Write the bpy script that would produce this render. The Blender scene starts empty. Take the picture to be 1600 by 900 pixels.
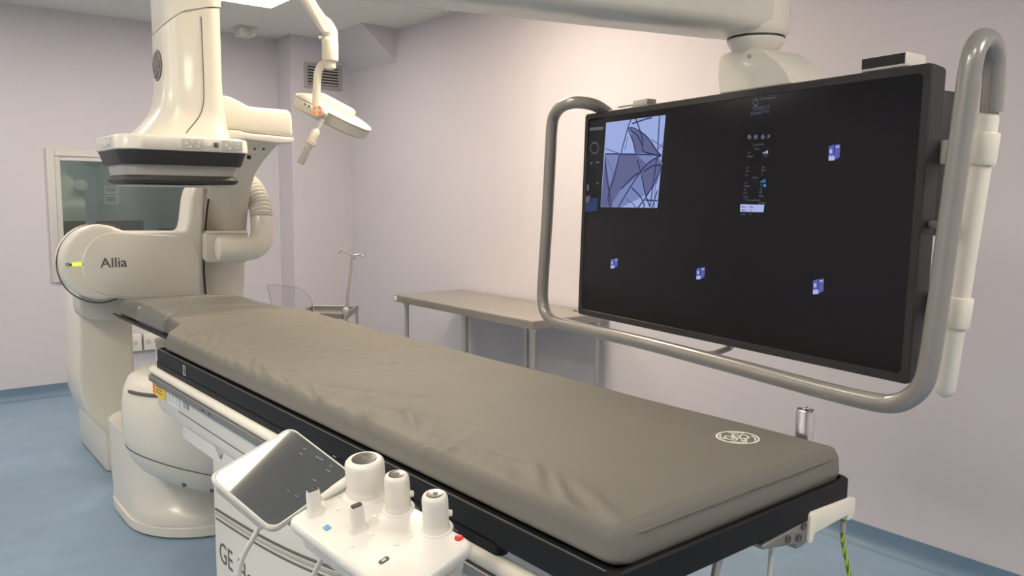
import bpy, bmesh, math, random
import numpy as np
from mathutils import Vector, Matrix
random.seed(4)
SC = bpy.context.scene
COL = SC.collection

# ------------------------------------------------------------------ camera
F = 1262.0
def _basis(yaw, pit, rol):
    yaw, pit, rol = map(math.radians, (yaw, pit, rol))
    fw = Vector((math.sin(yaw)*math.cos(pit), math.cos(yaw)*math.cos(pit), -math.sin(pit)))
    rt = Vector((math.cos(yaw), -math.sin(yaw), 0)); up = rt.cross(fw)
    c, s = math.cos(rol), math.sin(rol)
    return c*rt + s*up, -s*rt + c*up, fw
CR, CU, CD = _basis(38.66, 6.37, 0.54)
CP = Vector((0, 0, 1.6))
cam = bpy.data.cameras.new('camera'); camo = bpy.data.objects.new('camera', cam); COL.objects.link(camo)
cam.sensor_width = 36; cam.lens = F/1600*36; cam.clip_start = .05
m = Matrix((CR, CU, -CD)).transposed().to_4x4(); m.translation = CP
camo.matrix_world = m
SC.camera = camo

# ------------------------------------------------------------------ world, exposure
w = bpy.data.worlds.new('world'); SC.world = w; w.use_nodes = True
w.node_tree.nodes['Background'].inputs[0].default_value = (.8, .85, 1, 1)
w.node_tree.nodes['Background'].inputs[1].default_value = .15
SC.view_settings.view_transform = 'Standard'; SC.view_settings.look = 'None'
SC.view_settings.gamma = 1; SC.view_settings.use_curve_mapping = False
SC.view_settings.exposure = 1.30
# ceiling light panels: x0, x1, y0, y1, colour, strength (built further down as framed panels)
COOL = (1.0, .925, .81); WARM = (1.0, .82, .62)
PANELS = [(1.88, 2.48, 5.40, 6.00, COOL, 9), (.10, .70, 5.40, 6.00, COOL, 9),
          (2.05, 2.65, 3.30, 3.90, WARM, 24), (.53, 1.31, 2.205, 2.805, (1.0, .86, .66), 5),
          (.10, .70, -.6, 0, COOL, 6), (-1.5, -.9, .9, 1.5, COOL, 18), (-1.5, -.9, 2.7, 3.3, COOL, 21), (-1.7, -1.1, 5.4, 6.0, COOL, 9),  # second and third here are unseen, added to brighten the gantry front
          (-1.7, -1.1, -.3, .3, COOL, 9), (1.88, 2.48, -1.4, -.8, COOL, 24)]
PANEL_SPOTS = ('', 'square ceiling panel by the back wall left of the gantry', 'warm square ceiling panel above the middle of the steel table', 'square ceiling panel above the patient table, mirrored in the touch screen', 'square ceiling panel right above the viewer', 'added unseen ceiling panel left of the table, brightening the gantry front', 'added unseen bright ceiling panel between the left wall and the gantry, lighting its front', 'square ceiling panel in the back left corner', 'square ceiling panel by the left wall near the viewer', 'square ceiling panel behind the viewer on the right')

# ------------------------------------------------------------------ helpers
def ray(x, y): return CD + CR*((x-800)/F) - CU*((y-450)/F)
def at(x, y, d): return CP + ray(x, y)*d
def onz(x, y, z): r = ray(x, y); return CP + r*((z-CP.z)/r.z)
def onx(x, y, X): r = ray(x, y); return CP + r*(X/r.x)
def ony(x, y, Y): r = ray(x, y); return CP + r*(Y/r.y)
def onp(x, y, p0, n): r = ray(x, y); return CP + r*((Vector(p0)-CP).dot(n)/r.dot(n))
TA = Vector((.902, .858, 1.0)); TV = Vector((-.0159, .99987, 0)); TU = Vector((.99987, .0159, 0))
def tw(u, v, z): return TA + TU*u + TV*v + Vector((0, 0, z-1.0))
def V(*a): return Vector(a)

def mat(name, col, rough=.5, metal=0, spec=.5, bump=0, bscale=40, var=0, vscale=3, coat=0, emit=None, estr=1, stretch=None):
    M = bpy.data.materials.new(name); M.use_nodes = True
    nt = M.node_tree; b = nt.nodes['Principled BSDF']
    b.inputs['Base Color'].default_value = (*col, 1)
    b.inputs['Roughness'].default_value = rough; b.inputs['Metallic'].default_value = metal
    b.inputs['Specular IOR Level'].default_value = spec
    b.inputs['Coat Weight'].default_value = coat; b.inputs['Coat Roughness'].default_value = .08
    if emit:
        b.inputs['Emission Color'].default_value = (*emit, 1); b.inputs['Emission Strength'].default_value = estr
    tc = nt.nodes.new('ShaderNodeTexCoord')
    def noise(sc, det=4):
        n = nt.nodes.new('ShaderNodeTexNoise'); n.inputs['Scale'].default_value = sc; n.inputs['Detail'].default_value = det
        if stretch:
            mp = nt.nodes.new('ShaderNodeMapping'); mp.inputs['Scale'].default_value = stretch
            nt.links.new(tc.outputs['Object'], mp.inputs[0]); nt.links.new(mp.outputs[0], n.inputs['Vector'])
        else: nt.links.new(tc.outputs['Object'], n.inputs['Vector'])
        return n
    if var:
        n = noise(vscale); r = nt.nodes.new('ShaderNodeValToRGB')
        r.color_ramp.elements[0].position = .3; r.color_ramp.elements[1].position = .7
        r.color_ramp.elements[0].color = (*[c*(1-var) for c in col], 1)
        r.color_ramp.elements[1].color = (*[min(1, c*(1+var)) for c in col], 1)
        nt.links.new(n.outputs['Fac'], r.inputs[0]); nt.links.new(r.outputs[0], b.inputs['Base Color'])
    if bump:
        n = noise(bscale); bp = nt.nodes.new('ShaderNodeBump'); bp.inputs['Strength'].default_value = bump
        bp.inputs['Distance'].default_value = .002
        nt.links.new(n.outputs['Fac'], bp.inputs['Height']); nt.links.new(bp.outputs[0], b.inputs['Normal'])
    return M

M = {}
M['wall'] = mat('wall_paint', (.59, .56, .60), .75, bump=.15, bscale=120, var=.012, vscale=1.5)
M['ceil'] = mat('ceiling_paint', (.74, .725, .69), .85, bump=.1, bscale=90)
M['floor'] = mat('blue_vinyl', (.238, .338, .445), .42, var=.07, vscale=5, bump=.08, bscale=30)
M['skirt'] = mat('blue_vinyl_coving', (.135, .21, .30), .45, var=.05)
M['cream'] = mat('cream_enamel', (.75, .71, .615), .35, coat=.25, bump=.02, bscale=200)
M['white'] = mat('white_plastic', (.70, .675, .62), .38, coat=.15, bump=.02, bscale=250)
M['grey_plastic'] = mat('light_grey_plastic', (.52, .51, .48), .45, bump=.03, bscale=200)
M['band_grey'] = mat('mid_grey_plastic', (.36, .355, .34), .4)
M['dark'] = mat('charcoal_rubber', (.035, .033, .032), .5, bump=.05, bscale=180)
M['black'] = mat('black_plastic', (.012, .012, .014), .35)
M['carbon'] = mat('black_carbon', (.009, .009, .010), .5, spec=.22)
M['bezel'] = mat('monitor_bezel', (.021, .019, .019), .5)
M['screen'] = mat('screen_glass', (.004, .004, .006), .16, spec=.35)
M['tglass'] = mat('tablet_glass', (.055, .062, .068), .03, spec=1.0, coat=1)
M['matt'] = mat('grey_mattress_fabric', (.150, .141, .121), .66, bump=.12, bscale=350, var=.02, vscale=4)
M['steel'] = mat('brushed_steel', (.53, .51, .48), .32, .85, bump=.05, bscale=60, stretch=(1, 12, 12))
M['steeltop'] = mat('steel_sheet', (.50, .47, .42), .36, .75, bump=.03, bscale=40)
M['pipe'] = mat('grey_painted_tube', (.30, .285, .265), .28, .3, coat=.3)
M['alu'] = mat('aluminium_frame', (.60, .59, .57), .4, .3)
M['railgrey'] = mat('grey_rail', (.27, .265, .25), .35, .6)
M['seam'] = mat('dark_seam', (.10, .09, .08), .7)
M['ink'] = mat('dark_ink', (.10, .095, .09), .6)
M['logo'] = mat('white_print', (.78, .77, .72), .6)
M['yellow'] = mat('yellow_label', (.85, .60, .03), .5)
M['orange'] = mat('orange_dial', (.85, .22, .05), .4)
M['red'] = mat('red_button', (.65, .03, .02), .35)
M['blue'] = mat('blue_button', (.08, .32, .62), .4)
M['green'] = mat('green_cable', (.05, .22, .08), .4)
M['chrome'] = mat('chrome', (.75, .74, .72), .12, 1)
M['led'] = mat('status_lamp', (.5, .7, 0), .4, emit=(.55, .8, .02), estr=1.2)
M['paper'] = mat('paper_notice', (.75, .75, .72), .8)
M['cable'] = mat('grey_cable', (.58, .57, .53), .45)
M['shade'] = mat('control_room_paint', (.46, .50, .49), .8)
M['fabricw'] = mat('pale_cover', (.66, .645, .59), .5, bump=.15, bscale=60)

def cable_mat():
    M_ = mat('earth_cable', (.05, .25, .09), .4); nt = M_.node_tree; b = nt.nodes['Principled BSDF']
    tc = nt.nodes.new('ShaderNodeTexCoord'); wv = nt.nodes.new('ShaderNodeTexWave'); wv.bands_direction = 'X'
    wv.inputs['Scale'].default_value = 60; r = nt.nodes.new('ShaderNodeValToRGB')
    r.color_ramp.interpolation = 'CONSTANT'
    r.color_ramp.elements[0].color = (.04, .24, .09, 1); r.color_ramp.elements[1].color = (.62, .62, .05, 1)
    r.color_ramp.elements[1].position = .55
    nt.links.new(tc.outputs['Object'], wv.inputs[0]); nt.links.new(wv.outputs['Fac'], r.inputs[0]); nt.links.new(r.outputs[0], b.inputs[0])
    return M_
M['earth'] = cable_mat()
def emis(name, col, s):
    M_ = bpy.data.materials.new(name); M_.use_nodes = True; nt = M_.node_tree
    if name.startswith(('xray', 'screen', 'tablet')): s *= .36
    b = nt.nodes['Principled BSDF']; b.inputs['Base Color'].default_value = (0, 0, 0, 1)
    b.inputs['Roughness'].default_value = .3; b.inputs['Specular IOR Level'].default_value = .2
    b.inputs['Emission Color'].default_value = (*col, 1); b.inputs['Emission Strength'].default_value = s
    return M_
M['px_pale'] = emis('xray_pale', (.36, .45, .82), 1.0)
M['px_mid'] = emis('xray_mid', (.12, .135, .29), 1.0)
M['px_mid2'] = emis('xray_mid_b', (.20, .25, .50), 1.0)
M['px_dark'] = emis('xray_line', (.025, .03, .12), 1.0)
M['px_text'] = emis('screen_text', (.10, .105, .15), 1.0)
M['px_panel'] = emis('screen_panel', (.014, .015, .018), 1.0)
M['px_grey'] = emis('screen_grey', (.12, .12, .13), 1.0)
M['px_blue'] = emis('screen_blue', (.03, .05, .14), 1.0)
M['px_icon'] = emis('screen_icon', (.10, .12, .42), 1.0)
M['px_icon2'] = emis('screen_icon_light', (.45, .5, .85), 1.0)
M['px_cyan'] = emis('screen_cyan', (.05, .25, .6), 1.0)

def glass_mat(name, tint, gloss):
    M_ = bpy.data.materials.new(name); M_.use_nodes = True; nt = M_.node_tree; nt.nodes.clear()
    o = nt.nodes.new('ShaderNodeOutputMaterial'); t = nt.nodes.new('ShaderNodeBsdfTransparent'); g = nt.nodes.new('ShaderNodeBsdfGlossy')
    t.inputs[0].default_value = (*tint, 1); g.inputs[0].default_value = (.9, .95, .92, 1); g.inputs['Roughness'].default_value = .02
    lw = nt.nodes.new('ShaderNodeLayerWeight'); lw.inputs[0].default_value = gloss if gloss > .15 else .03
    mx = nt.nodes.new('ShaderNodeMixShader')
    nt.links.new(lw.outputs['Fresnel'], mx.inputs[0]); nt.links.new(t.outputs[0], mx.inputs[1]); nt.links.new(g.outputs[0], mx.inputs[2]); nt.links.new(mx.outputs[0], o.inputs[0])
    return M_
M['wglass'] = glass_mat('window_glass', (.72, .74, .70), .5)
M['steel_dark'] = mat('dark_metal_cap', (.10, .10, .10), .25, .9)
M['lamp'] = mat('lamp_enamel', (.58, .555, .475), .4, coat=.15)
M['apron'] = mat('steel_edge', (.36, .335, .30), .4, .7)
M['acryl'] = glass_mat('acrylic', (.96, .96, .97), .1)
M['film'] = glass_mat('plastic_film', (.97, .97, .98), .13)
_nt = M['film'].node_tree
for _l in list(_nt.links):
    if _l.to_socket == [n for n in _nt.nodes if n.type == 'MIX_SHADER'][0].inputs[0]: _nt.links.remove(_l)
[n for n in _nt.nodes if n.type == 'MIX_SHADER'][0].inputs[0].default_value = .10
[n for n in _nt.nodes if n.type == 'BSDF_GLOSSY'][0].inputs['Roughness'].default_value = .22

def obj(name, bm, material, parent=None, sharp=35, kind=None, label=None, smooth=True):
    me = bpy.data.meshes.new(name)
    bmesh.ops.recalc_face_normals(bm, faces=bm.faces[:])
    bm.to_mesh(me); bm.free()
    if smooth:
        me.polygons.foreach_set('use_smooth', [True]*len(me.polygons))
        me.set_sharp_from_angle(angle=math.radians(sharp))
    me.materials.append(M[material] if isinstance(material, str) else material)
    o = bpy.data.objects.new(name, me); COL.objects.link(o)
    if parent is not None:
        o.parent = parent
        if parent.type == 'EMPTY': o.matrix_parent_inverse = Matrix.Translation(-parent.location)
    if kind: o['kind'] = kind
    if label: o['label'] = label
    return o
def thing(name, label, cat, loc, group=None):
    o = bpy.data.objects.new(name, None); COL.objects.link(o); o.location = loc; o.empty_display_size = .1
    o['label'] = label; o['category'] = cat
    if group: o['group'] = group
    return o
def tag(o, label, cat, group=None):
    o['label'] = label; o['category'] = cat
    if group: o['group'] = group
    return o
def struct(name, bm, material, parent=None, **k):
    return obj(name, bm, material, parent, kind='structure' if parent is None else None, **k)

def NB(): return bmesh.new()
def bev(bm, w_, seg=3, ang=30):
    if w_ <= 0: return bm
    bmesh.ops.recalc_face_normals(bm, faces=bm.faces[:])
    es = [e for e in bm.edges if len(e.link_faces) == 2 and e.calc_face_angle(0) > math.radians(ang)]
    bmesh.ops.bevel(bm, geom=es, offset=w_, segments=seg, profile=.5, affect='EDGES', clamp_overlap=True)
    return bm
def add_box(bm, a, b, M4=None):
    vs = []
    for z in (a[2], b[2]):
        for x, y in ((a[0], a[1]), (b[0], a[1]), (b[0], b[1]), (a[0], b[1])):
            p = Vector((x, y, z)); vs.append(bm.verts.new(M4 @ p if M4 else p))
    for f in ((0, 3, 2, 1), (4, 5, 6, 7), (0, 1, 5, 4), (1, 2, 6, 5), (2, 3, 7, 6), (3, 0, 4, 7)): bm.faces.new([vs[i] for i in f])
    return bm
def box(a, b, bw=0, seg=2, M4=None):
    bm = add_box(NB(), a, b, M4); return bev(bm, bw, seg)
def tbox(a, b, bw=0, seg=2):      # box in table coordinates
    bm = NB(); add_box(bm, a, b)
    for v in bm.verts: v.co = tw(*v.co)
    return bev(bm, bw, seg)
def frame(o, ex, ey, ez): 
    m_ = Matrix((ex, ey, ez)).transposed().to_4x4(); m_.translation = o; return m_
def loft(rings, caps=True, bm=None, closed=False):
    bm = bm or NB(); R_ = [[bm.verts.new(p) for p in r] for r in rings]; n = len(R_[0])
    pairs = list(zip(R_, R_[1:])) + ([(R_[-1], R_[0])] if closed else [])
    for a, b in pairs:
        for i in range(n):
            j = (i+1) % n; bm.faces.new((a[i], a[j], b[j], b[i]))
    if caps and not closed: bm.faces.new(R_[0][::-1]); bm.faces.new(R_[-1])
    return bm
def prism(pts, vec, bw=0, seg=3):
    """extrude a planar outline by vec"""
    vec = Vector(vec); return bev(loft([[Vector(p) for p in pts], [Vector(p)+vec for p in pts]]), bw, seg)
def smooth_path(pts, n=8):
    P = [Vector(p) for p in pts]; out = []
    for i in range(len(P)-1):
        p0 = P[max(i-1, 0)]; p1 = P[i]; p2 = P[i+1]; p3 = P[min(i+2, len(P)-1)]
        for k in range(n):
            t = k/n
            out.append(.5*((2*p1) + (p2-p0)*t + (2*p0-5*p1+4*p2-p3)*t*t + (3*p1-p0-3*p2+p3)*t**3))
    out.append(P[-1]); return out
def tube(path, r, n=16, bm=None, caps=True, closed=False):
    bm = bm or NB(); P = [Vector(p) for p in path]; rs = r if isinstance(r, (list, tuple)) else [r]*len(P)
    rings = []; prev = None
    for i, p in enumerate(P):
        if closed: t = (P[(i+1) % len(P)]-P[i-1]).normalized()
        else: t = (P[min(i+1, len(P)-1)]-P[max(i-1, 0)]).normalized()
        if prev is None:
            a = t.cross(Vector((0, 0, 1)));
            if a.length < .1: a = t.cross(Vector((1, 0, 0)))
            a.normalize()
        else:
            a = prev - t*prev.dot(t); a.normalize()
        prev = a; b = t.cross(a)
        rings.append([p + (a*math.cos(2*math.pi*k/n) + b*math.sin(2*math.pi*k/n))*rs[i] for k in range(n)])
    return loft(rings, caps, bm, closed)
def lathe(prof, o, ax=(0, 0, 1), n=40, bm=None):
    ax = Vector(ax).normalized(); a = ax.cross(Vector((0, 1, 0)));
    if a.length < .1: a = ax.cross(Vector((1, 0, 0)))
    a.normalize(); b = ax.cross(a); o = Vector(o)
    return loft([[o + ax*h + (a*math.cos(2*math.pi*k/n) + b*math.sin(2*math.pi*k/n))*max(r, .0005) for k in range(n)] for r, h in prof], True, bm)
def rrect(x0, x1, y0, y1, r, n=6):
    out = []
    for cx, cy, a0 in ((x1-r, y1-r, 0), (x0+r, y1-r, 90), (x0+r, y0+r, 180), (x1-r, y0+r, 270)):
        for k in range(n+1):
            a = math.radians(a0+90*k/n); out.append((cx+r*math.cos(a), cy+r*math.sin(a)))
    return out
def rbox(x0, x1, y0, y1, zs, r):   # stacked rounded rect loft; zs = [(z, inset)]
    return loft([[Vector((x, y, z)) for x, y in rrect(x0+i, x1-i, y0+i, y1-i, max(r-i*.5, .005))] for z, i in zs])
def sheet(polys, thick_vec, bm=None):
    """flat little shapes with a real (thin) thickness"""
    bm = bm or NB()
    for p in polys: loft([[Vector(q) for q in p], [Vector(q)+Vector(thick_vec) for q in p]], True, bm)
    return bm
def ribbon(path, wd, nrm, th, bm=None, closed=False):
    """flat raised line along a path lying on a surface with normal nrm"""
    bm = bm or NB(); P = [Vector(p) for p in path]; nrm = Vector(nrm).normalized(); rings = []
    for i, p in enumerate(P):
        if closed: t = (P[(i+1) % len(P)]-P[i-1]).normalized()
        else: t = (P[min(i+1, len(P)-1)]-P[max(i-1, 0)]).normalized()
        s = t.cross(nrm).normalized()*wd/2
        rings.append([p-s, p+s, p+s+nrm*th, p-s+nrm*th])
    return loft(rings, True, bm, closed)
def text_mesh(body, size, M4, thick=.0006):
    cu = bpy.data.curves.new('t', 'FONT'); cu.body = body; cu.size = size; cu.extrude = thick/2; cu.resolution_u = 3
    o = bpy.data.objects.new('t', cu); COL.objects.link(o)
    dg = bpy.context.evaluated_depsgraph_get(); me = bpy.data.meshes.new_from_object(o.evaluated_get(dg))
    bm = NB(); bm.from_mesh(me); bm.transform(M4)
    bpy.data.objects.remove(o); bpy.data.meshes.remove(me); bpy.data.curves.remove(cu); return bm

# ================================================================== ROOM
XR, YB, YC, XJ, ZC, XL, YF = 3.57, 7.17, 6.87, 2.99, 3.0, -2.6, -3.0
WX0, WX1, WZ0, WZ1 = 1.17, 2.42, .95, 1.90     # window opening
bm = box((XL-.1, YF-.1, -.1), (XR+.1, YB+2.6, 0)); struct('floor', bm, 'floor')
bm = box((XL-.1, YF-.1, ZC), (XR+.1, YB+.14, ZC+.1)); struct('ceiling', bm, 'ceil')
bm = NB()
for a, b in (((XL, YB, 0), (WX0, YB+.14, ZC)), ((WX1, YB, 0), (XJ, YB+.14, ZC)), ((WX0, YB, 0), (WX1, YB+.14, WZ0)), ((WX0, YB, WZ1), (WX1, YB+.14, ZC))): add_box(bm, a, b)
add_box(bm, (XJ, YC, 0), (XR, YB+.14, ZC)); struct('wall_back', bm, 'wall')
struct('wall_right', box((XR, YF-.1, 0), (XR+.1, YB+.14, ZC)), 'wall')
struct('wall_left', box((XL-.1, YF-.1, 0), (XL, YB+2.6, ZC)), 'wall')
struct('wall_front', box((XL, YF-.1, 0), (XR, YF, ZC)), 'wall')
def base(name, path):
    # coved vinyl skirting: 10 cm high with a small concave foot, extruded along the path
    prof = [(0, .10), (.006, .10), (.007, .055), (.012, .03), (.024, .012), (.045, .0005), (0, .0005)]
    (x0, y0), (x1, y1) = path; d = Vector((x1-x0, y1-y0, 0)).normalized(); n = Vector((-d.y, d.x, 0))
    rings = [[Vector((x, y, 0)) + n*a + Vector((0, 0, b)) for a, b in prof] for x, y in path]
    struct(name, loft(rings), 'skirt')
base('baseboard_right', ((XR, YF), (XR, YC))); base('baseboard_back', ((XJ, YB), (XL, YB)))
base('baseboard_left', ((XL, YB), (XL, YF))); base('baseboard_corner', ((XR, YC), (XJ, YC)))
# sloping boxing between ceiling and right wall, at the far corner
a = onx(620, 98, XR); b = ony(565, 41, 6.04)
bm = prism([(b.x, 6.04, ZC), (XR, 6.04, ZC), (XR, 6.04, a.z)], (0, YC-6.04, 0)); struct('trim_1', bm, 'wall')
struct('trim_2', box((1.2, 5.16, ZC-.03), (3.47, 5.26, ZC), .004), 'ceil')
# fine ceiling shadow joints
struct('trim_3', box((XR-.02, YF, ZC-.012), (XR, 6.04, ZC)), 'ceil')

# control room behind the window
struct('wall_control_back', box((XL, YB+2.5, 0), (XR, YB+2.6, 2.6)), 'shade')
struct('wall_control_right', box((XR, YB+.14, 0), (XR+.1, YB+2.5, 2.6)), 'shade')
struct('ceiling_control', box((XL, YB+.14, 2.5), (XR, YB+2.6, 2.6)), 'shade')
# window
wn = NB()
def ringbox(bm, x0, x1, z0, z1, w_, y0, y1):
    add_box(bm, (x0, y0, z0), (x0+w_, y1, z1)); add_box(bm, (x1-w_, y0, z0), (x1, y1, z1))
    add_box(bm, (x0+w_, y0, z0), (x1-w_, y1, z0+w_)); add_box(bm, (x0+w_, y0, z1-w_), (x1-w_, y1, z1))
ringbox(wn, WX0-.055, WX1+.055, WZ0-.045, WZ1+.05, .06, YB-.022, YB+.02)
win = struct('window_1', bev(wn, .003, 1), 'alu')
fr = NB(); ringbox(fr, WX0, WX1, WZ0, WZ1, .045, YB-.008, YB+.10); obj('window_frame', bev(fr, .004, 1), 'alu', win)
obj('pane', box((WX0+.04, YB+.03, WZ0+.04), (WX1-.04, YB+.038, WZ1-.04)), 'wglass', win)
# desk and monitors in control room
tag(obj('control_desk', box((.6, 7.45, .70), (3.2, 8.15, .74), .008), 'grey_plastic'), 'grey control room desk behind the window glass', 'desk')
for i, (px0, px1, py, lab) in enumerate(((104, 134, 345, 'leftmost black desk monitor behind the window'),
                                   (152, 224, 345, 'widest black desk monitor seen whole behind the window'),
                                   (249, 310, 357, 'black desk monitor behind the window, nearest the gantry spine'))):
    Y = 7.62; p = ony(px0, py, Y); q = ony(px1, py, Y)
    x0 = p.x - (.22 if i == 0 else 0)
    t = thing('desk_monitor', lab, 'monitor', ((x0+q.x)/2, Y, .741), 'control room monitors')
    obj('casing', box((x0, Y, p.z-.32), (q.x, Y+.04, p.z), .006), 'black', t)
    obj('display_panel', box((x0+.015, Y+.04, p.z-.30), (q.x-.015, Y+.043, p.z-.015)), 'screen', t)
    xm = (x0+q.x)/2
    obj('stand', box((xm-.03, Y+.005, .752), (xm+.03, Y+.03, p.z-.3), .004), 'black', t)
    obj('base', box((xm-.11, Y-.06, .7405), (xm+.11, Y+.1, .752), .004), 'black', t)
for k, (py0, py1) in enumerate(((291, 303), (305, 319))):
    Y = YB+2.49; a = ony(163, py0, Y); b = ony(186, py1, Y)
    t = tag(obj('paper_notice', box((a.x, Y, b.z), (b.x, Y+.009, a.z)), 'paper'),
            ('upper' if k == 0 else 'lower')+' white paper notice on control room wall behind the window', 'notice', 'paper notices')
    obj('printed_lines', sheet([[(a.x+.02, Y-.001, z0), (b.x-.03, Y-.001, z0), (b.x-.03, Y-.001, z0+.008), (a.x+.02, Y-.001, z0+.008)] for z0 in (a.z-.03, a.z-.05, b.z+.03)], (0, .0009, 0)), 'ink', t)
Y = 8.4
t = thing('control_room_lamp', 'lit ceiling panel of the control room behind the glass', 'lamp', (1.5, 8.6, 2.5))
obj('frame', box((1.2, 8.3, 2.47), (1.8, 8.9, 2.499), .004), 'alu', t)
obj('diffuser', box((1.22, 8.32, 2.466), (1.78, 8.88, 2.472)), emis('control_light', (.85, .95, 1), 7.0), t)

# ceiling lights
def light_panel(x0, x1, y0, y1, c, s, lab):
    t = thing('ceiling_light', lab, 'light', ((x0+x1)/2, (y0+y1)/2, ZC), 'square ceiling light panels')
    bm = NB(); z0, z1 = ZC-.014, ZC-.0005; wd = .02
    for a, b in (((x0, y0, z0), (x0+wd, y1, z1)), ((x1-wd, y0, z0), (x1, y1, z1)), ((x0+wd, y0, z0), (x1-wd, y0+wd, z1)), ((x0+wd, y1-wd, z0), (x1-wd, y1, z1))): add_box(bm, a, b)
    obj('frame', bm, 'white', t)
    obj('diffuser', box((x0+wd, y0+wd, z0+.003), (x1-wd, y1-wd, z1)), emis('light_diffuser', c, s), t)
for i, p in enumerate(PANELS):
    before = set(COL.objects)
    light_panel(*p, 'lit square ceiling panel at the top edge of the photo, above the gantry' if i == 0 else PANEL_SPOTS[i])
    if i == 3:          # turned askew only to shape its reflection in the touch screen
        for o in set(COL.objects)-before:
            if o.type == 'EMPTY': o.rotation_euler.z = math.radians(26)

# air vent on the corner wall
t = thing('air_vent', 'grey metal louvred air vent high on the back wall', 'vent', (3.27, YC, 2.66))
a = ony(474, 96, YC); b = ony(534, 143, YC)
bm = NB(); ringbox(bm, a.x, b.x, b.z, a.z, .035, YC-.012, YC-.0005); obj('frame', bev(bm, .003, 1), 'band_grey', t)
obj('duct_opening', box((a.x+.03, YC-.004, b.z+.03), (b.x-.03, YC-.001, a.z-.03)), 'black', t)
ns = 6; zs0 = b.z+.037; zs1 = a.z-.037
for k in range(ns):
    z = zs0 + (zs1-zs0)*(k+.5)/ns
    obj('slat', prism([(a.x+.034, YC-.004, z+.004), (a.x+.034, YC-.013, z-.006), (a.x+.034, YC-.013, z-.010), (a.x+.034, YC-.004, z-.002)], (b.x-a.x-.068, 0, 0)), 'grey_plastic', t)
# little box on ceiling
a = onz(380, 36, ZC-.001)
t = thing('ceiling_detector', 'small white box fixed to the ceiling near the back wall', 'detector', (2.6, 6.85, ZC))
obj('mounting_plate', box((2.5, 6.75, ZC-.008), (2.68, 6.95, ZC-.0005), .003), 'white', t)
obj('body', box((2.52, 6.78, ZC-.08), (2.66, 6.92, ZC-.008), .012), 'white', t)
obj('lens', lathe([(.035, 0), (.035, .004), (.02, .01)], (2.59, 6.78, ZC-.045), (0, -1, 0), 20), 'grey_plastic', t)
# sockets on the back wall
for k, (p0, p1) in enumerate(((196, 221), (222, 262))):
    a = ony(p0, 519+ (p0-205)*.12, YB); b = ony(p1, 540, YB); z1, z0 = (.44, .30)
    t = thing('socket_box', ('smaller' if k == 0 else 'larger')+' white wall socket box below the table head', 'socket', ((a.x+b.x)/2, YB, z0), 'wall socket boxes')
    obj('housing', box((a.x, YB-.05, z0), (b.x-.006, YB-.0005, z1), .005), 'white', t)
    n = 1 if k == 0 else 3
    for j in range(n):
        x = a.x + (b.x-a.x)*(j+.5)/n
        obj('socket', lathe([(.022, 0), (.022, .003), (.016, .003), (.014, -.001)], (x, YB-.0505, .37), (0, -1, 0), 16), 'grey_plastic', t)

# ================================================================== GANTRY
G = thing('angiography_gantry', 'cream floor mounted C-arm X-ray gantry around the head of the table', 'X-ray machine', (1.2, 4.5, 0))
# base: foot with a fillet up into the pedestal
def fp(x0, x1, y0, y1, r, z): return [Vector((x, y, z)) for x, y in rrect(x0, x1, y0, y1, r, 8)]
FX0, FX1, FY0, FY1 = .903, 1.66, 3.70, 4.72
def fo(i, z): return fp(FX0+i, FX1-i, FY0+i, FY1-i, .385-i*.6, z)
obj('foot', loft([fo(.012, .001), fo(0, .012), fo(0, .052), fo(.008, .062)]), 'cream', G)
pr_ = [(.014, .062), (.016, .095), (.03, .115), (.06, .135), (.09, .16), (.115, .20), (.13, .26), (.14, .34), (.155, .40), (.19, .43)]
obj('pedestal', loft([[Vector((max(p.x, FX0+.008+k*.0015), p.y, p.z)) for p in fp(FX0+.008+k*.0015, FX1-i, FY0+i, FY1, .36-i*.62, z)] for k, (i, z) in enumerate(pr_)]), 'cream', G, sharp=40)
obj('base_bridge', box((1.10, 4.55, .001), (1.55, 5.3, .40), .02), 'cream', G)
# rear column
Yc = 4.94
pl = [ony(x, y, Yc) for x, y in ((122, 440), (124, 520), (123, 590), (127, 620), (138, 650), (165, 676), (182, 695))]
L_ = [(p.x, p.z) for p in pl] + [(1.045, .02), (1.045, .001)]
R_ = [(1.30, .001), (1.30, L_[0][1])]
R_ = [(1.20, .001), (1.165, .5), (1.165, L_[0][1])]
bm = prism([(x, Yc, z) for x, z in L_+R_], (0, .40, 0), .02); obj('column', bm, 'cream', G)
obj('column_skirt', box((1.0, 4.98, .001), (1.5, 5.72, .30), .02), 'cream', G)
# bracket below housing
Yk = 4.80
pk = [ony(x, y, Yk) for x, y in ((124, 455), (125, 485), (129, 496), (140, 501), (190, 501), (206, 497), (212, 488), (212, 455))]
obj('pivot_bracket', prism(pk, (0, .2, 0), .015), 'grey_plastic', G)
# "Allia" housing
Yh = 4.60
def arc(cx, cy, rx, ry, a0, a1, n):
    return [(cx+rx*math.cos(math.radians(a0+(a1-a0)*k/n)), cy-ry*math.sin(math.radians(a0+(a1-a0)*k/n))) for k in range(n+1)]
out = arc(157, 410, 62, 59, 62, 288, 26)[::-1]     # px outline, bottom right -> left -> top
hp = [(x, y) for x, y in out]
outline = hp + [(199, 362), (290, 362), (294, 345), (298, 310), (303, 291), (318, 290), (321, 300), (319, 340), (318, 390), (320, 440), (323, 474), (250, 472)]
hous = obj('arm_housing', prism([ony(x, y, Yh) for x, y in outline], (0, .20, 0), .028, 4), 'cream', G, sharp=50)
# raised front face plate of the housing
inn = arc(178, 413, 50, 50, 90, 265, 20)[::-1]
fpz = [ony(x, y, Yh-.012) for x, y in inn + [(290, 369), (303, 372), (312, 400), (314, 466), (250, 466)]]
obj('front_cover', prism(fpz, (0, .02, 0), .010, 3), 'cream', hous, sharp=50)
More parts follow.
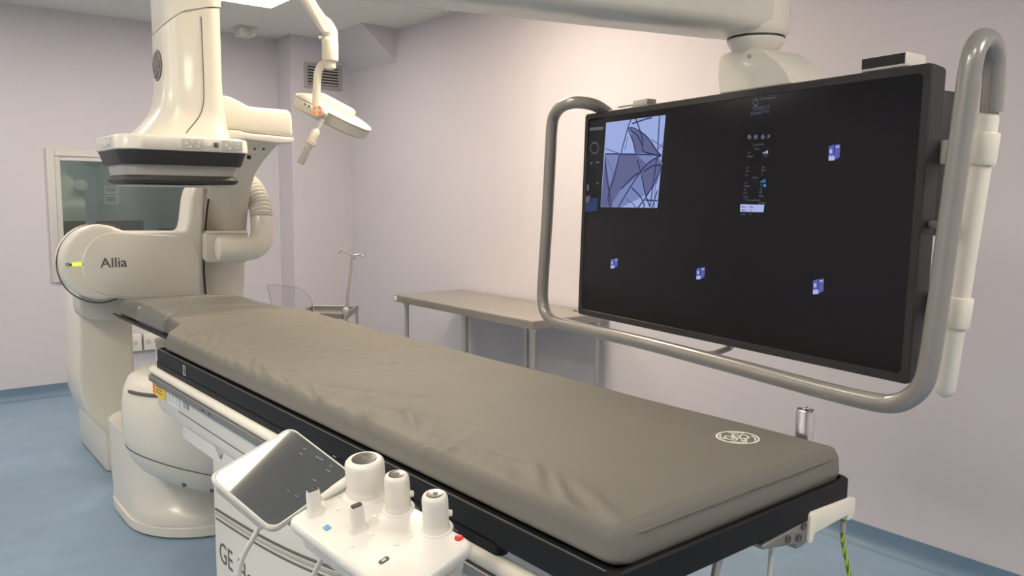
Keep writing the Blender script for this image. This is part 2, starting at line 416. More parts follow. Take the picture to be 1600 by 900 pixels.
# rear flange line of the round end
fl = [ony(x, y, Yh+.10) for x, y in arc(154, 411, 66, 62, 60, 300, 30)]
obj('end_seam', tube(fl, .0035, 8), 'seam', hous)
gm = frame(ony(157, 418.5, Yh-.0135), Vector((1, 0, 0)), Vector((0, 0, 1)), Vector((0, -1, 0)))
obj('product_lettering', text_mesh('Allia', .074, gm, .002), 'ink', hous, smooth=False)
led = ony(120, 413, Yh-.004)
obj('status_light', loft([[led+Vector((x, y, z)) for x, z in [(.027*math.cos(a), .008*math.sin(a)) for a in [k*math.pi/8 for k in range(16)]]] for y in (0, .02)]), 'led', hous, label='glowing yellow-green status light')
for dx in (-.029, .029):
    obj('light_end_cap', lathe([(.007, 0), (.007, .006)], led+Vector((dx, 0, 0)), (0, -1, 0), 12), 'ink', hous)
obj('lock_screw', lathe([(.010, 0), (.010, .010), (.006, .012)], ony(105, 413, Yh+.004), (0, -1, 0), 16), 'band_grey', hous)
# carriage strip and dark gap between housing and C
cs = [ony(x, y, 4.62) for x, y in ((308, 300), (314, 292), (326, 291), (329, 296), (325, 330), (321, 375), (320, 420), (324, 474), (313, 474), (309, 420), (309, 360))]
obj('carriage_guide', prism(cs, (0, .25, 0), .006), 'white', G)
gp = smooth_path([ony(x, y, 4.60) for x, y in ((327.5, 300), (323, 335), (319.5, 375), (318.5, 410), (320, 445), (323, 474))], 4)
obj('guide_gap', tube(gp, .0055, 8), 'black', G)
# C band (loft of quads: left px, right px, y px, world Y, thickness)
st = [(372, 452, 190, 3.98, .16), (352, 440, 222, 4.0, .2), (340, 426, 236, 4.10, .22), (335, 411, 254, 4.28, .24), (330, 400, 272, 4.42, .24), (326, 392, 297, 4.55, .24), (324, 388, 335, 4.66, .24), (322, 385, 380, 4.72, .24), (321, 383, 425, 4.72, .24), (322, 382, 475, 4.68, .24), (326, 384, 540, 4.58, .24), (330, 392, 620, 4.42, .22)]
rings = []
for xl, xr, y, Y, th in st:
    a = ony(xl, y, Y); b = ony(xr, y, Y); d = Vector((th*.30, th, .0)); r = [a+V(0, .012, 0), a+V(.012, 0, 0), b-V(.012, 0, 0), b+V(0, .012, 0), b+d, a+d]
    rings.append(r)
obj('c_arm', loft(rings), 'cream', G, sharp=50)
obj('c_arm_foot', loft([[ony(x, y, 4.35) + V(0, dy, 0) for x, dy in ((300, 0), (392, 0), (392, .2), (300, .2))] for y in (600, 640)] ), 'cream', G)
# top carrier beam
bp = [(330, 152), (351, 149), (361, 150.5), (376, 158), (388, 165), (398, 167), (449, 171), (455, 174), (457, 180), (459, 214), (449, 213), (388, 207), (372, 203), (330, 203)]
obj('carrier_beam', prism([ony(x, y, 3.93) for x, y in bp], (0, .26, 0), .018, 3), 'cream', G, sharp=50)
bp = [(330, 203), (372, 203.5), (388, 208), (449, 214), (459.5, 215), (460.5, 219), (457, 223.5), (440, 224.5), (392, 219), (330, 214)]
obj('beam_skirt', prism([ony(x, y, 3.925) for x, y in bp], (0, .28, 0), .008, 3), 'white', G, sharp=50)
# detector column
def ring(x0, x1, y0, y1, r, zf): return [Vector((x, y, zf(x, y) if callable(zf) else zf)) for x, y in rrect(x0, x1, y0, y1, r, 7)]
CX0, CX1, CY0, CY1 = 1.052, 1.308, 3.70, 3.97
seam = lambda x, y: 2.325 + (x-CX0)*.52 - (y-CY0)*.1 + .02*math.sin((x-CX0)*18)
fl = [(2.6, 0, 0, 0, 0), (2.12, 0, 0, 0, 0), (2.05, .004, .002, .002, .003), (1.99, .016, .006, .006, .006), (1.955, .030, .008, .013, .01), (1.925, .052, .011, .022, .02), (1.90, .073, .013, .033, .03), (1.88, .092, .015, .044, .04), (1.862, .112, .018, .052, .05), (1.846, .125, .02, .06, .06)]
rings = [ring(CX0, CX1, CY0, CY1, .075, lambda x, y: seam(x, y)-.001)] + [ring(CX0-a, CX1+b, CY0-c, CY1+d, .075+a*.25, z) for z, a, b, c, d in fl[1:]]
lc = obj('lift_column', loft(rings), 'cream', G, sharp=60)
e = .006
rings = [ring(CX0-e+.01, CX1+e, CY0-e, CY1+e, .08, lambda x, y: seam(x, y)+.003), ring(CX0-e+.008, CX1+e, CY0-e, CY1+e, .08, lambda x, y: seam(x, y)+.012), ring(CX0-e, CX1+e, CY0-e, CY1+e, .08, 2.80)]
obj('column_sleeve', loft(rings), 'cream', G, sharp=60)
# column panel seam
def flare_y(z):
    zz = [f[0] for f in fl][::-1]; cc = [f[3] for f in fl][::-1]
    return CY0 - float(np.interp(z, zz, cc)) - .0008
sp = []
for x, y in ((314, 26), (315, 45), (316, 70), (317, 95), (318, 120), (318.5, 140), (318.5, 152), (317.5, 163), (315, 174), (310, 184), (303, 193), (296, 201), (291, 208)):
    p = ony(x, y, 3.69)
    for _ in range(3): p = ony(x, y, flare_y(p.z))
    sp.append(p)
sp = smooth_path(sp, 3)
obj('panel_seam', tube(sp, .0022, 6), 'seam', lc)
# round logo on the left-front of the column
def logo(o, ex, ey, ez, r, mring, mscript, parent, name, disc=None):
    m4 = frame(o, ex, ey, ez); bm = NB()
    def P(x, y, h=0): return m4 @ Vector((x*r, y*r, h))
    C_ = lambda rr, n=40: [P(rr*math.cos(2*math.pi*k/n), rr*math.sin(2*math.pi*k/n)) for k in range(n)]
    if disc: obj(name+'_disc', lathe([(r*1.02, 0), (r*1.02, .003), (r*.98, .004)], o, ez, 36), disc, parent)
    h = .0042 if disc else 0
    oz = ez*h
    ribbon([p+oz for p in C_(.93)], r*.085, ez, .0007, bm, True)
    for q in range(4):           # the four curls on the inner rim
        a0 = q*math.pi/2+.25; pa = [P((.80-.05*t)*math.cos(a0+t*.9), (.80-.05*t)*math.sin(a0+t*.9))+oz for t in [k/8 for k in range(9)]]
        pa += [P(.70*math.cos(a0+.95)+.05, .70*math.sin(a0+.95))+oz]
        ribbon(pa, r*.07, ez, .0007, bm)
    def sc(pts): ribbon([P(x, y)+oz for x, y in [(p.x, p.y) for p in smooth_path([(x, y, 0) for x, y in pts], 6)]], r*.075, ez, .0007, bm)
    # monogram script: G then E with loops
    sc([(-.10, .28), (-.28, .46), (-.50, .30), (-.55, -.02), (-.40, -.22), (-.20, -.10), (-.06, .12), (-.20, .16), (-.34, .05), (-.12, -.05), (.05, -.25), (-.05, -.50), (-.25, -.48), (-.18, -.30)])
    sc([(.42, .25), (.34, .44), (.16, .40), (.10, .22), (.24, .08), (.34, .04), (.16, .02), (.05, -.18), (.18, -.36), (.42, -.30), (.56, -.02), (.48, .14), (.36, .06)])
    sc([(-.06, .12), (.02, .30), (.10, .22)])
    return obj(name, bm, mscript, parent, smooth=False)
lo = onp(251.5, 100, (CX0-.001, 0, 0), Vector((1, 0, 0)))
lo = Vector((CX0-.0005, 3.835, lo.z if 1.9 < lo.z < 2.5 else 2.27))
logo(lo, Vector((0, -1, 0)), Vector((0, 0, 1)), Vector((-1, 0, 0)), .066, 'band_grey', 'band_grey', lc, 'maker_emblem', disc='ink')
# detector head
DX0, DX1, DY0, DY1 = .822, 1.390, 3.60, 4.10
det = obj('detector_rim', rbox(DX0, DX1, DY0, DY1, [(1.786, .004), (1.790, 0), (1.838, .003), (1.846, .008), (1.850, .02)], .10), 'white', G, sharp=50)
obj('upper_bumper', rbox(DX0, DX1, DY0, DY1, [(1.726, .034), (1.732, .026), (1.778, .012), (1.788, .008)], .10), 'dark', G, sharp=50)
obj('detector_band', rbox(DX0, DX1, DY0, DY1, [(1.682, .050), (1.730, .044)], .10), 'band_grey', G, sharp=50)
obj('lower_bumper', rbox(DX0, DX1, DY0, DY1, [(1.646, .056), (1.652, .044), (1.660, .038), (1.668, .040), (1.674, .050), (1.694, .055)], .10), 'dark', G, sharp=60)
obj('detector_window', rbox(DX0, DX1, DY0, DY1, [(1.634, .075), (1.640, .07)], .09), 'grey_plastic', G)
# key strip on the rim
def keys(xs, z, parent):
    for i, (x, kind_) in enumerate(xs):
        c = Vector((x, DY0-.0005, z))
        if kind_ == 'pad':
            obj('key_pad', box((x-.045, DY0-.002, z-.022), (x+.045, DY0+.002, z+.022), .003), 'grey_plastic', parent)
            for a in range(5):
                q = c + Vector((.028*math.cos(a*1.257+.5), -.001, .013*math.sin(a*1.257+.5)))
                obj('key', lathe([(.0055, 0), (.005, .003)], q, (0, -1, 0), 8), 'logo', parent)
        else:
            obj('key', box((x-.010, DY0-.004, z-.010), (x+.010, DY0+.001, z+.010), .002), kind_, parent)
keys([(1.12, 'pad'), (1.185, 'logo'), (1.218, 'ink'), (1.29, 'pad')], 1.817, det)
obj('side_key_pad', box((DX0-.002, 3.72, 1.797), (DX0+.004, 3.86, 1.838), .003), 'grey_plastic', det)
for k in range(4): obj('key', box((DX0-.005, 3.735+k*.03, 1.806), (DX0-.001, 3.75+k*.03, 1.83), .001), 'logo', det)
obj('release_lever', box((DX1-.012, 3.63, 1.7895), (DX1+.06, 3.645, 1.7925), .001), 'steel', det)
obj('release_knob', lathe([(.010, 0), (.010, .012), (.006, .014)], (DX1-.018, 3.64, 1.772), (1, 0, 0), 12), 'black', det)
# column under-beam screws
for px, py in ((392, 224), (405, 226), (398, 233), (412, 233)):
    q = ony(px, py, 4.06); obj('screw', lathe([(.006, -.004), (.006, .003)], q, (0, -1, 0), 10), 'ink', G)
# tube housing bowl
tc = (1.155, 3.76, 0)
bowl = [(.10, .235), (.20, .24), (.255, .258), (.285, .285), (.305, .325), (.312, .345)]
obj('tube_bowl', lathe(bowl, tc, n=64), 'cream', G, sharp=60)
tb = obj('tube_housing', lathe([(.308, .345), (.312, .349), (.318, .42), (.324, .52), (.322, .66), (.312, .74), (.29, .79), (.255, .812), (.15, .822)], tc, n=64), 'cream', G, sharp=60)
obj('bowl_seam', lathe([(.3125, .3435), (.3135, .3475)], tc, n=64), 'seam', tb)
gp = [Vector((tc[0]+.311*math.cos(a), tc[1]+.311*math.sin(a), .752)) for a in [math.radians(190+k*4) for k in range(14)]]
obj('cooling_slot', tube(gp, .008, 8), 'ink', tb)
obj('tube_arm', loft([[V(x, 4.0, z) for x, z in ((1.05, .42), (1.38, .42), (1.38, .78), (1.05, .78))], [V(x, 4.62, z) for x, z in ((1.2, .50), (1.50, .50), (1.50, .82), (1.2, .82))]]), 'cream', G)
for a_ in (-122, -98):
    q = Vector((tc[0]+.27*math.cos(math.radians(a_)), tc[1]+.27*math.sin(math.radians(a_)), .268)); q.z += .36*max(0, tc[0]+.08-q.x)
    obj('drain_plug', lathe([(.009, -.01), (.009, .008)], q, (0, -.5, -.8), 10), 'ink', tb)
for o in G.children_recursive:
    if o.name in ('tube_bowl', 'tube_housing', 'bowl_seam'):
        for v in o.data.vertices:
            v.co.z += .36*max(0, tc[0]+.08-v.co.x)*min(max((.70-v.co.z)/.35, 0), 1)
# collimator box + cable elbow + ribbed hose
Yq = 4.56
cb = [ony(x, y, Yq) for x, y in ((320, 366), (326, 362), (386, 362), (388, 366), (388, 407), (384, 410), (324, 410), (320, 405))]
obj('cable_box', prism(cb, (0, .18, 0), .012), 'cream', G)
obj('cable_box_lip', prism([ony(x, y, Yq-.01) for x, y in ((324, 361), (388, 361), (388, 365), (324, 365))], (0, .1, 0), .004), 'cream', G)
r_ = 4.5
ep = smooth_path([ony(338, 389, r_), ony(352, 389, r_), ony(380, 389, r_+.02), ony(398, 386, r_+.04), ony(408, 374, r_+.07), ony(410, 358, r_+.1), ony(409, 341, r_+.12)], 6)
pr = [.04, .058] + [.066]*(len(ep)-2)
obj('cable_elbow', tube(ep, pr, 24), 'cream', G, sharp=60)
hp_ = smooth_path([ony(409, 341, r_+.12), ony(406, 322, r_+.15), ony(400, 306, r_+.19), ony(391, 292, r_+.26), ony(380, 282, r_+.36)], 22)
hr = [.061 + .0065*math.sin(i*math.pi*2/6) for i in range(len(hp_))]
obj('ribbed_hose', tube(hp_, hr, 20), 'white', G, sharp=80)
obj('limit_switch', box(tuple(ony(320, 297, 4.60)), tuple(ony(329, 290, 4.60)+V(0, .03, 0)), .003), 'steel', G)

# ================================================================== PATIENT TABLE
T_ = thing('patient_table', 'long black-topped X-ray patient table on a pale pedestal', 'table', tw(.37, 1.3, 0))
PW, PLn = .752, 2.46
def tring(u0, u1, v0, v1, r, z, n=5): return [tw(u, v, z) for u, v in rrect(u0, u1, v0, v1, r, n)]
pan = obj('table_pan', loft([tring(.05, PW-.05, .06, PLn-.01, .02, .925), tring(0, PW, .0, PLn, .02, .945), tring(0, PW, 0, PLn, .02, .996), tring(.004, PW-.004, .004, PLn-.004, .02, 1.0), tring(.012, PW-.012, .012, PLn-.012, .015, 1.0), tring(.016, PW-.016, .016, PLn-.016, .015, .994)]), 'carbon', T_, sharp=40)
obj('table_pan_side', loft([tring(0, .03, .30, PLn, .008, .922), tring(0, .03, .30, PLn, .008, .95)]), 'carbon', T_)
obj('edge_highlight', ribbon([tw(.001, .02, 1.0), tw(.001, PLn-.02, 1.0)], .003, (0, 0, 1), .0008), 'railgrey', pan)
# tick marking on the side
bm = NB(); c = onp(288, 579, tw(-.001, 0, 1), TU); m4 = frame(c, -TV, Vector((0, 0, 1)), -TU)
for a, b in (((-.012, -.018, 0), (.012, -.015, .001)), ((-.012, .015, 0), (.012, .018, .001)), ((-.012, -.015, 0), (-.009, .015, .001)), ((.009, -.015, 0), (.012, .015, .001))): add_box(bm, a, b, m4)
obj('side_mark', bm, 'logo', pan)
# head extension: shallow tray
def tray(v):
    w0, w1 = .112, .64
    return [tw(w0, v, .996), tw(w0+.008, v, .998), tw(w0+.035, v, .984), tw(w1-.035, v, .984), tw(w1-.008, v, .998), tw(w1, v, .996), tw(w1-.03, v, .968), tw(w0+.03, v, .968)]
obj('head_tray', loft([tray(2.462), tray(3.58), tray(3.60)]), 'carbon', T_, sharp=30)
# rails (side nearest camera and far side)
for s, u0 in ((0, -.012), (1, PW-.030)):
    r_ = obj('side_rail_cover', loft([[tw(u0+.015+.022*math.cos(a), v, .906+.018*math.sin(a)) for a in [k*math.pi/8 for k in range(16)]] for v in (.10, 2.50)]), 'cream', T_, sharp=60)
obj('accessory_rail', tbox((-.024, .12, .868), (-.010, 2.49, .893), .003), 'railgrey', T_, label='grey metal accessory rail')
obj('accessory_rail', tbox((PW+.008, .05, .868), (PW+.012, 2.0, .893), .001), 'railgrey', T_)
for v in (2.42, 1.9, 1.4, .6): obj('rail_spacer', tbox((-.011, v-.02, .87), (.012, v+.02, .886), .002), 'railgrey', T_)
for v in (1.86, 1.80): obj('rail_screw', lathe([(.004, 0), (.004, .002)], tw(-.024, v, .880), -TU, 8), 'black', T_)
# carriage below rails
carr = obj('carriage', loft([[tw(u, v, z) for u, z in ((.0, .884), (.0, .775), (.015, .745), (.06, .735), (.69, .735), (.73, .76), (.735, .884))] for v in (.55, 2.46)]), 'white', T_, sharp=35)
obj('carriage_seam', ribbon([tw(-.0006, 2.2, .80), tw(-.0006, .6, .80)], .003, -TU, .0006), 'seam', carr)
obj('carriage_pod', loft([[tw(u, v, z) for u, v in rrect(.02, .6, 1.2, 2.30, .08)] for z in (.69, .74)]), 'white', T_)
# labels on carriage side
def decal(px, py, w_, h_, mt, name, z=.001):
    c = onp(px, py, tw(-.001, 0, 1), TU); m4 = frame(c, -TV, Vector((0, 0, 1)), -TU)
    bm = NB(); add_box(bm, (-w_/2, -h_/2, 0), (w_/2, h_/2, z), m4); return obj(name, bm, mt, carr), c, m4
_, c, m4 = decal(250, 611, .13, .056, 'yellow', 'warning_label')
bm = NB()
for y in (.012, .0, -.012): add_box(bm, (-.05, y, .001), (.03, y+.004, .0014), m4)
obj('warning_print', bm, 'ink', carr)
_, c, m4 = decal(240.5, 606, .025, .04, 'orange', 'warning_strip')
_, c, m4 = decal(271, 623, .13, .055, 'paper', 'rating_label'); bm = NB()
for y in (.014, .006, -.002, -.010, -.018):
    for x in (-.055, -.015, .025): add_box(bm, (x, y, .001), (x+.024, y+.002, .0014), m4)
obj('rating_print', bm, 'ink', carr)
decal(291, 631, .050, .036, 'band_grey', 'square_button', .003)
# base column with pale cover
cov = obj('base_cover', loft([tring(.03, .62, .55, 2.02, .10, z) for z in (.05, .70, .735)]), 'fabricw', T_, sharp=50)
obj('base_plate', loft([tring(-.0, .66, .45, 2.06, .10, z) for z in (.001, .05)]), 'grey_plastic', T_)
# slanting seams of the cover
for k, dz in enumerate((0, -.016, -.034)):
    pth = [tw(.0285, v, .505+dz+(1.92-v)*.155 - .03*math.sin((1.92-v)/1.25*3.14)) for v in [1.92-i*.0625 for i in range(21)]]
    obj('cover_seam', tube(pth, .0042 if k < 2 else .003, 6), 'band_grey' if k == 1 else 'seam', cov)
c = onp(343, 874, tw(.0295, 0, 1), TU)
for w_d, off_ in (('GE', 0), ('HealthCare', .172)):
    obj('maker_lettering', text_mesh(w_d, .105, frame(c-TV*off_, -TV, Vector((0, 0, 1)), -TU), .0015), 'ink', cov, smooth=False)
# support strut between carriage and base
obj('lift_strut', tube([onp(332, 665, tw(.03, 0, 1), TU), onp(352, 712, tw(.03, 0, 1), TU)], .02, 16), 'band_grey', T_)
# end bracket (cream) and clamp (steel) below the foot end
obj('end_bracket', prism([tw(u, -.006, z) for u, z in ((.585, .962), (.75, .956), (.765, .950), (.765, .905), (.735, .905), (.735, .918), (.60, .912), (.595, .895), (.578, .895), (.578, .955))], TV*.05, .004), 'cream', T_)
cl = obj('end_clamp', prism([tw(u, .0, z) for u, z in ((.42, .935), (.58, .945), (.58, .90), (.565, .893), (.54, .893), (.54, .905), (.42, .925))], TV*.035, .003), 'railgrey', T_)
for u, z in ((.505, .925), (.545, .917), (.562, .938)): obj('clamp_bolt', lathe([(.008, 0), (.008, .003), (.005, .003), (.004, .001)], tw(u, -.001, z), -TV, 12), 'ink', cl)
obj('release_lever', prism([tw(u, .04, z) for u, z in ((.335, .935), (.36, .935), (.352, .915), (.335, .87), (.345, .845), (.33, .83), (.30, .83), (.31, .85), (.322, .87))], TV*.012, .003), 'steel', T_)

# mattress with real folds
def mattress():
    nu, nv = 110, 400; bm = NB(); zb = 1.0005
    def half(v, side):
        if side == 0:
            a, b = .014, .125
        else:
            a, b = PW-.010, PW-.13
        t = min(max((v-2.36)/.26, 0), 1); t = t*t*(3-2*t)
        if side == 1: t = min(max((v-2.55)/.45, 0), 1); t = t*t*(3-2*t)
        return a*(1-t)+b*t
    V0, V1 = .012, 3.52
    def endr(v):      # corner rounding of plan
        d0 = v-V0; d1 = V1-v; r = .03; o = 0
        for d in (d0, d1):
            if d < r: o = max(o, r-math.sqrt(max(r*r-(r-d)**2, 0)))
        return o
    def height(u, v, s):
        h = .064 + .006*math.sin(math.pi*s)
        # long oblique folds
        f = 0
        def fold(u0, v0, ang, ln, wd, amp):
            du, dv = u-u0, v-v0; ca, sa = math.cos(ang), math.sin(ang)
            a = du*ca+dv*sa; b = -du*sa+dv*ca
            return amp*math.exp(-(a/ln)**2)*(math.exp(-(b/wd)**2)-.6*math.exp(-((b-wd*1.6)/wd)**2))
        for F_ in FOLDS: f += fold(*F_)
        f += .0012*math.sin(9*v+4*u)*math.sin(5*u+1)
        if v > 2.42: h += .014*math.exp(-((v-2.85)/.3)**2) + .026*math.exp(-((v-3.22)/.24)**2)
        return h+f
    FOLDS = []
    rnd = random.Random(11)
    for k in range(22):       # puckers along the near side, running across the bed
        v = .12+k*.108+rnd.uniform(-.03, .03)
        FOLDS.append((rnd.uniform(.03, .12), v, rnd.uniform(.5, 1.25), rnd.uniform(.05, .12), rnd.uniform(.010, .018), rnd.uniform(.006, .012)))
    FOLDS = [f if f[1] > .7 else (*f[:5], f[5]*.55) for f in FOLDS]
    for k in range(16):       # long shallow creases in the middle and head half
        FOLDS.append((rnd.uniform(.15, .62), rnd.uniform(.9, 2.9), rnd.uniform(-.75, -.35)+1.5*0, rnd.uniform(.12, .24), rnd.uniform(.010, .018), rnd.uniform(.004, .009)))
    for k in range(7):
        FOLDS.append((rnd.uniform(.06, .2), 2.42-rnd.uniform(0, .3), rnd.uniform(.9, 1.5), .07, .012, .006))
    for xa, ya, xb, yb, amp in ((465, 595, 674, 624, .008), (569, 631, 750, 669, .008), (399, 561, 558, 562, .006), (306, 494, 432, 488, .006), (432, 532, 619, 535, .006), (560, 560, 700, 590, .004), (700, 690, 800, 720, .007), (400, 500, 470, 503, .005), (600, 690, 690, 700, .007), (640, 720, 720, 735, .006)):
        pa, pb = onz(xa, ya, 1.066)-TA, onz(xb, yb, 1.066)-TA
        ua, va, ub, vb = pa.dot(TU), pa.dot(TV), pb.dot(TU), pb.dot(TV)
        FOLDS.append(((ua+ub)/2, (va+vb)/2, math.atan2(vb-va, ub-ua), .6*math.hypot(ub-ua, vb-va), .010, amp))
    rows = []
    e = .014
    for i in range(nv+1):
        v = V0+(V1-V0)*i/nv
        u0, u1 = half(v, 0), half(v, 1); o = endr(v); u0 += o; u1 -= o
        row = []
        fe = min(1, math.sqrt(max(1-(1-min((v-V0)/.022, 1))**2, 0)))*min(1, math.sqrt(max(1-(1-min((V1-v)/.03, 1))**2, 0)))
        hh = [0]*(nu+1)
        for j in range(nu+1):
            s = j/nu; s2 = .5-.5*math.cos(math.pi*s); s3 = s*.35+s2*.65
            u = u0+(u1-u0)*s3
            d = min(u-u0, u1-u); ed = math.sqrt(max(1-(1-min(d/.020, 1))**2, 0))
            z = zb + .018 + (height(u, v, s3)-.018)*ed*(.08+.92*fe)
            row.append(bm.verts.new(tw(u, v, z)))
        rows.append((row, u0, u1, v))
    full = []
    for row, u0, u1, v in rows:
        n = 4; Lb = []; Rb = []
        for k in range(1, n+1):      # side wall tucks under
            t = k/n; z = zb+.018*(1-t)
            bulge = .004*math.sin(math.pi*min(1, t*.9))
            ins = .010*t*t
            Lb.append(bm.verts.new(tw(u0-bulge+ins, v, z))); Rb.append(bm.verts.new(tw(u1+bulge-ins, v, z)))
        full.append(Lb[::-1]+row+Rb)
    for a, b in zip(full, full[1:]):
        for j in range(len(a)-1): bm.faces.new((a[j], a[j+1], b[j+1], b[j]))
        bm.faces.new((a[-1], a[0], b[0], b[-1]))
    bm.faces.new(full[0]); bm.faces.new(full[-1][::-1])
    return bm
mt = obj('mattress', mattress(), 'matt', sharp=75); tag(mt, 'long grey fabric mattress with round white emblem on the table', 'mattress')
# piping seam at the foot end and emblem
obj('seam_piping', ribbon([tw(u, .0105, 1.052) for u in (.07, .2, .4, .6, .69)], .0015, -TV, .003), 'matt', mt)
a = onz(1118, 683, 1.0695); b = onz(1187, 684, 1.0695); c = (a+b)/2; ex = (b-a).normalized(); r0 = (b-a).length/2
lg = c.copy(); lg.z = 1.0694
logo(lg, TU, TV, Vector((0, 0, 1)), r0, 'logo', 'logo', mt, 'printed_emblem')
# clear film band over head section
def filmring(v, k):
    g = .004
    return [tw(.112, v, 1.004), tw(.105, v, 1.03), tw(.118, v, 1.074+g), tw(.16, v, 1.096+g), tw(.376, v, 1.108+g), tw(.59, v, 1.096+g), tw(.634, v, 1.074+g), tw(.645, v, 1.03), tw(.64, v, 1.004)]
bm = NB(); prev = None
for i in range(13):
    v = 2.72+.42*i/12; rg = [bm.verts.new(p+V(0, 0, .002*math.sin(i*2.3+j*1.7))) for j, p in enumerate(filmring(v, i))]
    if prev: 
        for j in range(len(rg)-1): bm.faces.new((prev[j], prev[j+1], rg[j+1], rg[j]))
    prev = rg
o = obj('plastic_wrap', bm, 'film', mt, sharp=60, label='clear plastic film'); md = o.modifiers.new('thick', 'SOLIDIFY'); md.thickness = .001

# steel post on the far rail
t = thing('accessory_post', 'short polished steel post clamped to the far table rail', 'post', tw(PW+.03, .12, .86))
c = onp(1257, 640, tw(PW+.027, 0, 1), TU)
pv = (c-TA).dot(TV)
obj('post_tube', lathe([(.0205, .865), (.0215, .87), (.0215, c.z-.004), (.0195, c.z), (.012, c.z), (.010, c.z-.012)], tw(PW+.033, pv, 0), n=28), 'chrome', t)
for a in range(4):
    d = Vector((math.cos(a*1.57+.4), math.sin(a*1.57+.4), 0)); q = tw(PW+.033, pv, c.z+.001)
    obj('post_slot', ribbon([q+d*.012, q+d*.019], .004, (0, 0, 1), .001), 'ink', t)
obj('clamp_block', tbox((PW+.0125, pv-.03, .856), (PW+.06, pv+.03, .905), .004), 'steel', t)

# ================================================================== MONITOR
MTL, MTR, MBR, MBL = V(2.029, 2.129, 1.900), V(1.847, .842, 1.904), V(1.834, .880, 1.186), V(2.016, 2.167, 1.182)
ME = (MTR-MTL).normalized(); MN = ME.cross(Vector((0, 0, 1))).normalized()
MDn = MN.cross(ME).normalized()
if MN.dot(CD) > 0: MN = -MN                # normal faces the viewer
MDn = (MBL-MTL); MDn -= ME*MDn.dot(ME); MDn.normalize(); MN = ME.cross(MDn)
if MN.dot(ray(1100, 400)) > 0: MN = -MN
def mp(x, y, off=0.0): return onp(x, y, MTL, MN) + MN*off
def ml(a, b, off=0): return MTL + ME*a + MDn*b + MN*off
D_ = thing('large_display', 'huge black wall-sized medical display hanging above the table foot', 'monitor', ml(.65, .72, -.05))
Wm, Hm = 1.300, .7185
cas = NB()
loftp = lambda ins, off: [ml(a, b, off) for a, b in rrect(ins, Wm-ins, ins, Hm-ins, .012, 3)]
casing = obj('casing', loft([loftp(.03, -.062), loftp(.003, -.055), loftp(0, -.02), loftp(0, -.004), loftp(.003, 0), loftp(.020, 0), loftp(.022, -.004)]), 'bezel', D_, sharp=25)
scr = obj('display_panel', loft([[ml(a, b, off) for a, b in ((.021, .021), (Wm-.021, .021), (Wm-.021, Hm-.021), (.021, Hm-.021))] for off in (-.006, -.0025)]), 'screen', D_)
obj('panel_label', sheet([[mp(x, y, .0003) for x, y in ((896, 484), (903, 486), (903, 488), (896, 486))]], MN*.0006), 'px_grey', casing)
def scr_poly(pxs, m_, name, off=-.0022, th=.0002):
    return obj(name, sheet([[mp(x, y, off) for x, y in p] for p in pxs], MN*th), m_, scr, smooth=False)
def scr_lines(lines, m_, name, wd, off=-.0016, n=5):
    bm = NB()
    for ln in lines:
        pts = [mp(x, y, off) for x, y in ln]
        if len(pts) > 2: pts = smooth_path(pts, n)
        ribbon(pts, wd, MN, .0002, bm)
    return obj(name, bm, m_, scr, smooth=False)
XI = lambda x, y: (900+x/4.7375, 150+y/4.7368)
P_ = lambda *q: [XI(*p) for p in q]
scr_poly([P_((220, 197), (660, 140), (598, 828), (178, 822))], 'px_pale', 'xray_image')
scr_poly([P_((212, 428), (450, 432), (610, 440), (636, 500), (600, 640), (520, 730), (330, 825), (180, 822))], 'px_mid2', 'xray_shade', -.0020)
scr_poly([P_((320, 432), (440, 430), (520, 505), (470, 570), (330, 690), (250, 820), (235, 700)), P_((395, 240), (470, 262), (560, 340), (612, 425), (440, 422)),
          P_((600, 455), (630, 505), (600, 590), (520, 740), (470, 570), (540, 490)), P_((212, 430), (250, 700), (245, 820), (182, 818))], 'px_mid', 'xray_dark_shade', -.0019)
scr_lines([P_((212, 428), (400, 430), (625, 436)), P_((408, 170), (380, 240), (330, 425)), P_((380, 240), (430, 240), (520, 300), (590, 400), (628, 440)), P_((616, 148), (600, 420), (590, 500), (545, 820)),
           P_((440, 168), (470, 250), (490, 330), (490, 400)), P_((412, 205), (500, 175), (560, 160)), P_((385, 250), (420, 340), (438, 425)), P_((318, 435), (280, 600), (235, 740), (250, 822)),
           P_((212, 440), (225, 600), (255, 780), (260, 820)), P_((628, 440), (540, 490), (470, 570), (390, 690), (310, 825)), P_((450, 470), (480, 580), (510, 720), (545, 822)), P_((628, 505), (600, 600), (520, 740), (455, 828)),
           P_((500, 560), (560, 520), (630, 510)), P_((330, 690), (430, 590), (480, 560)), P_((490, 400), (520, 420), (628, 440)), P_((395, 250), (450, 290), (490, 370)), P_((410, 680), (470, 740), (500, 800), (500, 826)), P_((510, 770), (600, 775)), P_((600, 700), (560, 828))], 'px_dark', 'xray_lines', .0048)
scr_lines([P_((225, 460), (260, 540), (275, 600)), P_((215, 390), (330, 430)), P_((555, 320), (640, 380)), P_((420, 490), (450, 540), (500, 600), (580, 640)), P_((370, 760), (420, 800), (440, 826)), P_((500, 610), (540, 635), (600, 640)), P_((345, 440), (330, 560), (340, 640)), P_((380, 300), (360, 400)), P_((640, 350), (600, 400)), P_((585, 640), (575, 828))], 'px_mid', 'xray_fine_lines', .0034, -.0015)
